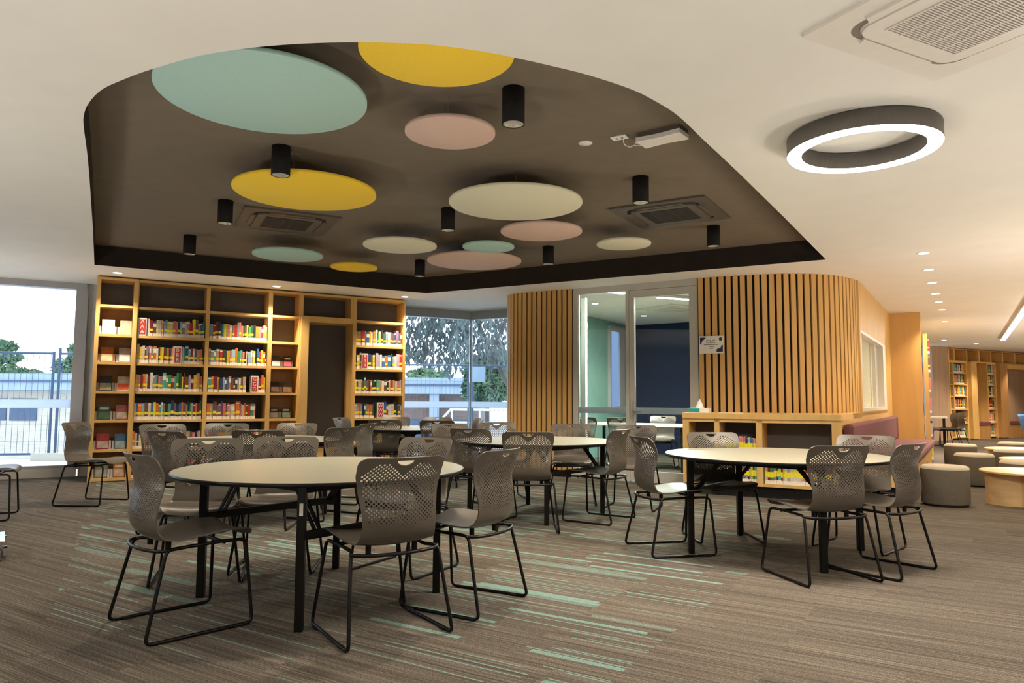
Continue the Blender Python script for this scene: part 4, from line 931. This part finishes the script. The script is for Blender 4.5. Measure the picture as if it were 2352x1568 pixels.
# ------------------------------------------------------------------ stools and clover tables
STL = [(2164, 1170, 0, 'round taupe felt stool nearest the camera, left of the front clover table'), ]
def stool(x, y, label):
    o = thing('round_stool', label, 'stool', (x, y, 0), 0, 'round felt stools on the right')
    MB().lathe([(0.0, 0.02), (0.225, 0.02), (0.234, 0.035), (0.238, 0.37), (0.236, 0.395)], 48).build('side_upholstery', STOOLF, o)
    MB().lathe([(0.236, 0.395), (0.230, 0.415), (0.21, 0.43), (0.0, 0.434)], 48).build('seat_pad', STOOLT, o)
    MB().cyl(0, 0, 0, 0.02, 0.215, 32).build('foot_ring', BLKM, o)
stool(4.74, 8.03, 'round taupe stool nearest the camera, left of the front clover table')
stool(6.25, 9.9, 'round taupe stool behind the front one, left of the second clover table')
stool(7.42, 12.1, 'round taupe stool farthest left, near the end of the banquette')
stool(8.75, 12.75, 'round taupe stool at the back, behind the rear clover table')
stool(7.35, 10.75, 'round taupe stool between the rear and second clover tables, at the right edge')
stool(6.1, 8.75, 'round taupe stool tucked behind the front clover table at the right edge')
def clover(x, y, r, label, h=0.37):
    o = thing('coffee_table', label, 'coffee table', (x, y, 0), 0, 'low oak coffee tables on the right')
    MB().lathe([(0, h - 0.022), (r, h - 0.022), (r, h), (0, h)], 64).build('tabletop', OAKT, o, 0.003)
    pts = []; n = 96
    for k in range(n):
        a = 2 * math.pi * k / n + R(85); q = r * (0.58 + 0.32 * abs(math.cos(1.5 * a))); pts.append((q * math.cos(2 * math.pi * k / n), q * math.sin(2 * math.pi * k / n)))
    q_ = MB().prism(pts, 0.0, h - 0.022, 0, True).build('curved_base', OAKT, o); q_.data.set_sharp_from_angle(angle=R(35))
clover(5.72, 8.05, 0.50, 'low round oak coffee table with curved base, nearest the camera at the right edge')
clover(7.02, 9.75, 0.45, 'second low oak coffee table, behind the front one at the right edge')
clover(8.30, 11.9, 0.52, 'rear low oak coffee table in front of the distant bookcase')

# ------------------------------------------------------------------ far end of the wing
FO = Vector((13.0, 21.6))
def fpt(s, off): q = FO + BU * s - Vector((-s30, c30)) * off; return (q.x, q.y)
def fprism(mb, s0, s1, z0, z1, o0, o1): mb.prism([fpt(s0, o0), fpt(s1, o0), fpt(s1, o1), fpt(s0, o1)], z0, z1)
mb = MB(); fprism(mb, -1.9, 14, 0, CZ, -0.55, -0.45); struct(mb.build('wall_far', GREYOAK))
mb = MB(); fprism(mb, -0.85, -0.02, 0, CZ, -0.45, 0.0); struct(mb.build('wall_grey_oak', GREYOAK))
win = thing('window_7', None, None); struct(win)
mb = MB(); fprism(mb, -1.22, -1.17, 0, CZ, -0.3, -0.2); fprism(mb, -0.90, -0.85, 0, CZ, -0.3, -0.2); mb.build('frame', FRAMEG, win)
mb = MB(); fprism(mb, -1.17, -0.90, 0.1, 2.7, -0.28, -0.27); mb.build('glass_pane', emit('overcast_glow_pane', (0.55, 0.68, 0.85), 0.75), win)  # pane emits its own glow in place of overcast daylight
def far_unit(label, s0, s1, shelves, books=True, seed=0, cols=1):
    o = thing('tall_bookcase', label, 'bookcase', (*fpt(s0, 0), 0), BROT); L = s1 - s0
    MB().box(0, 0, 0, 0.05, 0.4, 2.33).build('side_panel', OAK, o); MB().box(L - 0.05, 0, 0, L, 0.4, 2.33).build('side_panel', OAK, o)
    for z in shelves:
        MB().box(0.05, 0.0, z - 0.03, L - 0.05, 0.4, z).build('shelf', OAK, o)
        if books and z < 2.3: srow(Vector(fpt(s0, 0)), BU, BROT, 0.08 if cols == 1 else 0.28, L - 0.07, z, seed=seed + int(z * 10), dens=0.05, inset=0.06, h0=0.28)
    if cols == 2: MB().box(0.22, 0, 0.05, 0.26, 0.4, 2.33).build('divider', OAK, o)
    MB().box(0.05, 0.37, 0, L - 0.05, 0.395, 2.33).build('back_panel', OAKD, o)
FS = [0.08, 0.50, 0.92, 1.30, 1.66, 2.00, 2.33]
far_unit('distant tall oak bookcase with six book shelves, left of the wood niches', 0.0, 0.98, FS, True, 60, 2)
far_unit('distant narrow oak bookcase between two wooden niches', 2.10, 2.62, FS, True, 80)
o = thing('oak_niche', 'distant oak niche panel with mauve seat between the two far bookcases', 'niche', (*fpt(0.98, 0), 0), BROT)
MB().box(0, -0.12, 0.02, 0.32, 0.4, 2.33).build('side_panel', OAK, o); MB().box(0.32, 0.3, 0, 1.12, 0.4, 2.33).build('back_panel', OAKD, o)
MB().box(0.32, -0.05, 0.0, 1.10, 0.3, 0.40).build('seat_base', OAKD, o); MB().box(0.32, -0.07, 0.40, 1.10, 0.3, 0.52).build('cushion', MAUVE, o, 0.02)
o = thing('oak_niche', 'distant lit oak niche with pale back and mauve seat at the right edge', 'niche', (*fpt(2.62, 0), 0), BROT)
MB().box(0, -0.12, 0.02, 0.45, 0.4, 2.33).build('side_panel', OAKD, o); MB().box(0.45, 0.3, 0, 3.2, 0.4, 2.33).build('back_panel', GREYOAK, o); MB().box(0.45, -0.1, 2.18, 3.2, 0.3, 2.33).build('lintel', OAK, o)
MB().box(0.45, -0.05, 0.0, 3.2, 0.3, 0.40).build('seat_base', OAKD, o); MB().box(0.45, -0.07, 0.40, 3.2, 0.3, 0.52).build('cushion', MAUVE, o, 0.02); 
o = thing('open_cell_shelf', 'distant continuous oak shelf of open cells above the far bookcases', 'shelf', (*fpt(0, 0), 0), BROT)
MB().box(0, 0, 2.33, 6, 0.4, 2.37).build('bottom_board', OAK, o); MB().box(0, 0.0, 2.70, 6, 0.4, 2.73).build('top_board', OAKD, o); MB().box(0, 0.37, 2.37, 6, 0.39, 2.70).build('back_panel', OAKD, o)
for i, s in enumerate([0.0, 0.30, 0.98, 1.66, 2.35, 3.05, 3.8, 4.6, 5.4]): MB().box(s, 0, 2.37, s + 0.05, 0.37, 2.70).build('divider', OAK, o)
lamp('niche_light', 'SPOT', (*fpt(3.4, 0.6), 2.6), 60, WARM, 0.05, spot=100)
lamp('niche_light', 'SPOT', (*fpt(0.9, 0.8), 2.6), 60, WARM, 0.05, spot=100)
# side bookcase edge on the wing
so2 = Vector((pr.x + 0.06, pr.y + 0.05)); sdir = Vector((0.5, 0.866)).normalized(); sa = R(60)
o = thing('tall_bookcase', 'oak bookcase seen edge-on beside the oak pillar in the wing', 'bookcase', (so2.x, so2.y, 0), sa)
for z in FS: MB().box(0.04, -0.07, z - 0.03, 1.5, 0.0, z).build('shelf', OAK, o)
MB().box(0.0, -0.07, 0, 0.04, 0, 2.36).build('side_panel', OAK, o); MB().box(1.5, -0.07, 0, 1.55, 0, 2.36).build('side_panel', OAK, o)
for z in FS[:-1]: srow(so2, sdir, sa, 0.08, 1.45, z, inset=-0.10, depth=0.06, h0=0.26, seed=int(z * 100), dens=0.05)
# far table, chairs, blue chair
ft = thing('far_table', 'small white table with black legs beside two chairs near the far window strip', 'table', (10.98, 19.05, 0), R(-30))
MB().box(-0.34, -0.30, 0.70, 0.34, 0.30, 0.74).build('tabletop', WHITEP, ft)
for sx in (-1, 1):
    for sy in (-1, 1): MB().box(sx * 0.26 - 0.03, sy * 0.22 - 0.03, 0, sx * 0.26 + 0.03, sy * 0.22 + 0.03, 0.70).build('leg', BLACK, ft)
chair(10.92, 18.35, 172, 'left of the two distant perforated chairs at the small white table', 'distant chairs in the wing'); chair(11.36, 18.80, 172, 'right of the two distant perforated chairs at the small white table', 'distant chairs in the wing')
o = thing('tub_chair', 'bright blue tub chair at the right edge of the photo', 'chair', (10.35, 14.2, 0), R(20))
MB().lathe([(0.20, 0.40), (0.30, 0.48), (0.36, 0.62), (0.39, 0.78), (0.41, 0.88), (0.39, 0.88), (0.35, 0.66), (0.27, 0.50), (0.0, 0.46)], 40).build('shell', BLUEP, o)
MB().lathe([(0.0, 0.40), (0.03, 0.40), (0.03, 0.03), (0.22, 0.02), (0.22, 0.0), (0.0, 0.0)], 32).build('pedestal', BLACK, o)

# trolley castors at the left edge
p = at(3, 1288, 0); p2 = at(3, 1262, 0)
o = thing('trolley', 'chrome trolley castors cut by the left edge of the photo', 'trolley', (p.x, p.y, 0), 0)
CRUB = noisy('grey_rubber', (0.10, 0.10, 0.11), (0.14, 0.14, 0.15), (40, 40, 40), 0.6)
for dx, dy in ((0.0, 0.0), (p2.x - p.x, p2.y - p.y)):
    seg = 24; mb = MB(); vs = [(dx + x, dy + 0.04 * math.cos(2 * math.pi * k / seg), 0.04 + 0.04 * math.sin(2 * math.pi * k / seg)) for x in (-0.013, 0.013) for k in range(seg)]
    mb.add(vs, [(k, (k + 1) % seg, seg + (k + 1) % seg, seg + k) for k in range(seg)], 0, True); mb.add(vs, [tuple(range(seg)), tuple(range(2 * seg - 1, seg - 1, -1))])
    w = mb.build('castor_wheel', CRUB, o)
    MB().box(dx - 0.022, dy - 0.02, 0.035, dx - 0.015, dy + 0.02, 0.095).box(dx + 0.015, dy - 0.02, 0.035, dx + 0.022, dy + 0.02, 0.095).box(dx - 0.022, dy - 0.02, 0.088, dx + 0.022, dy + 0.02, 0.10).build('castor_fork', CHROME, w)
MB().bar((0.0, 0.0, 0.115), (p2.x - p.x, p2.y - p.y, 0.115), 0.03, 0.03).bar((-0.4, -0.1, 0.115), (0, 0, 0.115), 0.03, 0.03).build('base_bar', CHROME, o)

# ------------------------------------------------------------------ outdoors
mb = MB().box(-40, 6.5, -0.06, 10, 14.4, -0.02, 0, R(8), (0, 0)); struct(mb.build('ground_terrace', PAVE))
struct(MB().box(-80, 12, -1.75, 40, 120, -1.7).build('ground_lower', PAVE))
def fence(p0, p1, nseg, label):
    o = thing('mesh_fence', label, 'fence', (p0[0], p0[1], -0.02)); a = Vector((0, 0)); b = Vector((p1[0] - p0[0], p1[1] - p0[1])); L = b.length; t = b.normalized()
    for k in range(nseg):
        s0 = L * k / nseg + 0.05; s1 = L * (k + 1) / nseg - 0.05
        for s in (s0, s1): q = t * s; MB().tube([(q.x, q.y, 0.02), (q.x, q.y, 2.02 if s == s0 else 1.95)], 0.024).build('post', FENCE, o)
        p, q = t * s0, t * s1
        for z in (0.12, 1.92): MB().tube([(p.x, p.y, z), (q.x, q.y, z)], 0.02).build('rail', FENCE, o)
        mb = MB(); n = int((s1 - s0) / 0.09)
        for i in range(n): r_ = t * (s0 + (i + 0.5) * (s1 - s0) / n); mb.bar((r_.x, r_.y, 0.12), (r_.x, r_.y, 1.92), 0.005, 0.005)
        for i in range(6): z = 0.35 + 0.3 * i; mb.bar((p.x, p.y, z), (q.x, q.y, z), 0.005, 0.005)
        mb.build('wire_mesh', FENCE, o)
        q = t * (s1 + 0.05); MB().box(q.x - 0.3, q.y - 0.12, 0, q.x + 0.3, q.y + 0.12, 0.14).build('concrete_foot', BRICK, o)
fp = at(118, 1055, 0)
fence((fp.x - 2.45 * 3, fp.y - 1.75), (fp.x + 2.45, fp.y + 0.58), 4, 'temporary steel mesh fence outside the left window')
fence((-3.2, 16.6), (1.3, 17.0), 2, 'temporary steel mesh fence outside the corner window')
fs = atY(1097, 860, 16.7)
tag(MB().box(fs.x - 0.18, 16.60, fs.z - 0.17, fs.x + 0.18, 16.63, fs.z + 0.18).build('fence_sign', FASCIA), 'blank grey sign hanging on the fence outside the corner window', 'sign')
def house(x0, x1, y, ztop, zb, label, wallm, yd=6):
    o = thing('building', label, 'building', (x0, y, zb)); L = x1 - x0
    MB().box(0, 0, 0, L, yd, ztop - zb - 0.7).build('wall', wallm, o)
    MB().box(-0.3, -0.7, ztop - zb - 0.7, L + 0.3, yd, ztop - zb).build('fascia', FASCIA, o)
    MB().box(-0.3, -0.76, ztop - zb - 0.36, L + 0.3, -0.7, ztop - zb - 0.28).build('gutter', FENCE, o)
    return o
a = atY(0, 860, 30); h1 = house(-34, -15.8, 30, atY(100, 858, 30).z, -1.7, 'cream brick building with blue-grey roof edge beyond the left fence', BRICK)
wx = atY(10, 940, 30)
for k in (0, 1):
    MB().box(wx.x + 34 - 1.0 + k * 1.25, -0.05, wx.z + 1.7 - 0.45, wx.x + 34 + 0.1 + k * 1.25, 0.0, wx.z + 1.7 + 0.45).build('window', FENCE, h1)
h2 = house(-9.5, -1.35, 32, atY(1000, 868, 32).z, -1.7, 'brown brick building with blue-grey roof edge beyond the corner window', BRICKB)
wx = atY(1000, 940, 32); MB().box(wx.x + 9.5 - 0.2, -0.6, 0, wx.x + 9.5 + 0.2, -0.3, 3.2).build('column', FASCIA, h2)
MB().box(wx.x + 9.5 - 5, -0.06, 0, wx.x + 9.5 + 2.0, -0.02, 1.9).build('blue_screen', FENCE, h2)
# handrail
q0 = atY(1022, 952, 18.5); q1 = atY(1035, 940, 18.5); q2 = atY(1170, 942, 18.0)
o = thing('handrail', 'white handrail of a ramp outside the corner window', 'handrail', (0, 0, 0))
MB().tube([(q0.x - 0.2, 18.5, q0.z - 0.25), (q1.x, 18.5, q1.z), (q2.x, 18.0, q2.z)], 0.03).build('top_rail', PAPER, o)
MB().tube([(q1.x, 18.5, q1.z - 0.32), (q2.x, 18.0, q2.z - 0.32)], 0.025).build('lower_rail', PAPER, o)
for f_ in (0.02, 0.5, 0.98): x = q1.x + (q2.x - q1.x) * f_; y = 18.5 - 0.5 * f_; MB().tube([(x, y, -0.4), (x, y, q1.z)], 0.025).build('post', PAPER, o)
def tree(name, label, clusters, leaf, trunk=None, seed=1, n=900, sz=0.16, droop=0):
    r = random.Random(seed); o = thing(name, label, 'tree', (clusters[0][0], clusters[0][1], -1.7)); ox, oy = clusters[0][0], clusters[0][1]
    mb = MB()
    for cx, cy, cz, rx, ry, rz_, dens in clusters:
        for _ in range(int(n * dens)):
            while True:
                u, v, w = r.uniform(-1, 1), r.uniform(-1, 1), r.uniform(-1, 1)
                if u * u + v * v + w * w < 1: break
            c = Vector((cx - ox + u * rx, cy - oy + v * ry, cz + 1.7 + w * rz_)); a = Vector((r.gauss(0, 1), r.gauss(0, 1), r.gauss(0, 1))).normalized(); b = a.orthogonal().normalized()
            if droop: a = (a * 0.5 + Vector((0, 0, -1))).normalized(); b = a.orthogonal().normalized()
            L = sz * r.uniform(0.6, 1.4); Wd = L * 0.45
            mb.add([c - a * L, c - b * Wd, c + a * L, c + b * Wd], [(0, 1, 2, 3)])
    me = bpy.data.meshes.new('crown'); me.from_pydata(mb.v, [], mb.f); me.materials.append(leaf); q = bpy.data.objects.new('crown', me); COL.objects.link(q); q.parent = o
    if trunk:
        for pts, rad in trunk: MB().tube([(x - ox, y - oy, z + 1.7) for x, y, z in pts], rad, 8).build('branch', BARK, o)
def TY(px, py, Y): v = atY(px, py, Y); return (v.x, v.y, v.z)
cl = []
rt = random.Random(3)
for px, py, rx, rz_, d in [(960, 740, 0.5, 0.5, 0.8), (955, 790, 0.45, 0.6, .8), (985, 760, .5, .4, .6), (1000, 800, .35, .6, .6), (1020, 720, .6, .35, .8), (1045, 745, .6, .6, 1), (1060, 790, .4, .8, 1), (1035, 800, .35, .7, .6), (1090, 730, .6, .6, 1.2), (1110, 790, .7, .6, .9), (1140, 760, .6, .9, 1.4), (1150, 820, .5, .5, .8), (1085, 815, .4, .5, .4), (930, 820, .4, .25, .3), (975, 812, .3, .5, .5), (1030, 840, .25, .35, .2), (1160, 720, .5, .5, .6), (1125, 700, .8, .4, .8), (1050, 690, .8, .4, .8), (940, 700, .6, .35, .5)]:
    x, y, z = TY(px, py, 22 + rt.uniform(-1, 1)); cl.append((x, y, z, rx, 0.8, rz_, d))
tr_ = [([TY(1175, 900, 22), TY(1130, 812, 22), TY(1105, 760, 22), TY(1085, 700, 22), TY(1060, 640, 22)], 0.07), ([TY(1130, 812, 22), TY(1160, 740, 22), TY(1165, 660, 22)], 0.05), ([TY(1108, 770, 22), TY(1050, 740, 22), TY(980, 745, 22)], 0.035)]
tree('gum_tree', 'tall grey-green gum tree hanging outside the corner window', cl, LEAF1, tr_, 5, 150, 0.10, 1)
def bush(pxs, Y, label, name='garden_tree', seed=1, sz=0.13, n=700, leaf=LEAF2):
    c = []
    for px, py, rx, rz_, d in pxs: x, y, z = TY(px, py, Y); c.append((x, y, z, rx, 1.0, rz_, d))
    tree(name, label, c, leaf, [([(c[0][0], c[0][1], -1.7), (c[0][0], c[0][1], c[0][2])], 0.08)], seed, n, sz)
bush([(1120, 885, .9, .7, 1.6), (1100, 850, .6, .5, 1), (1150, 850, .6, .7, 1.2), (1085, 900, .35, .5, .5), (1130, 830, .6, .3, .8)], 26, 'dense green bush outside the right pane of the corner window', 'garden_bush', 9, 0.12, 1500)
bush([(980, 862, 1.1, .35, 1), (1010, 866, .7, .2, .4)], 40, 'distant tree top behind the brown building', 'garden_tree', 4, 0.22, 350)
bush([(-20, 812, 0.9, .8, 1), (-14, 845, 1.2, .6, 1), (8, 795, .5, .35, .5), (25, 820, .4, .3, .3)], 42, 'leafy tree at the left edge behind the cream building', 'garden_tree', 6, 0.17, 500)
bush([(45, 856, 1.2, .25, 1)], 44, 'low distant foliage above the cream building roof', 'garden_tree', 7, 0.22, 300)
bush([(195, 812, .8, .7, 1), (180, 845, 1.5, .7, 1.2), (210, 840, 1.0, 1.0, 1)], 42, 'green tree behind the cream building beside the window frame', 'garden_tree', 8, 0.17, 700)

# rest of the book rows
me = bpy.data.meshes.new('books'); me.from_pydata(stuff.v, [], stuff.f); me.materials.append(BOOKV)
ca = me.color_attributes.new('Col', 'FLOAT_COLOR', 'CORNER'); buf = []
for p, c in zip(me.polygons, scol): buf += [c[0], c[1], c[2], 1.0] * p.loop_total
ca.data.foreach_set('color', buf)
o = bpy.data.objects.new('books', me); COL.objects.link(o); tag(o, 'rows of small books on the lowest shelves and in the distant bookcases', 'book', None, 'stuff')
print('objects', len(bpy.data.objects), 'books', sum(1 for o in bpy.data.objects if o.name.startswith('book') and o.get('category') == 'book'))
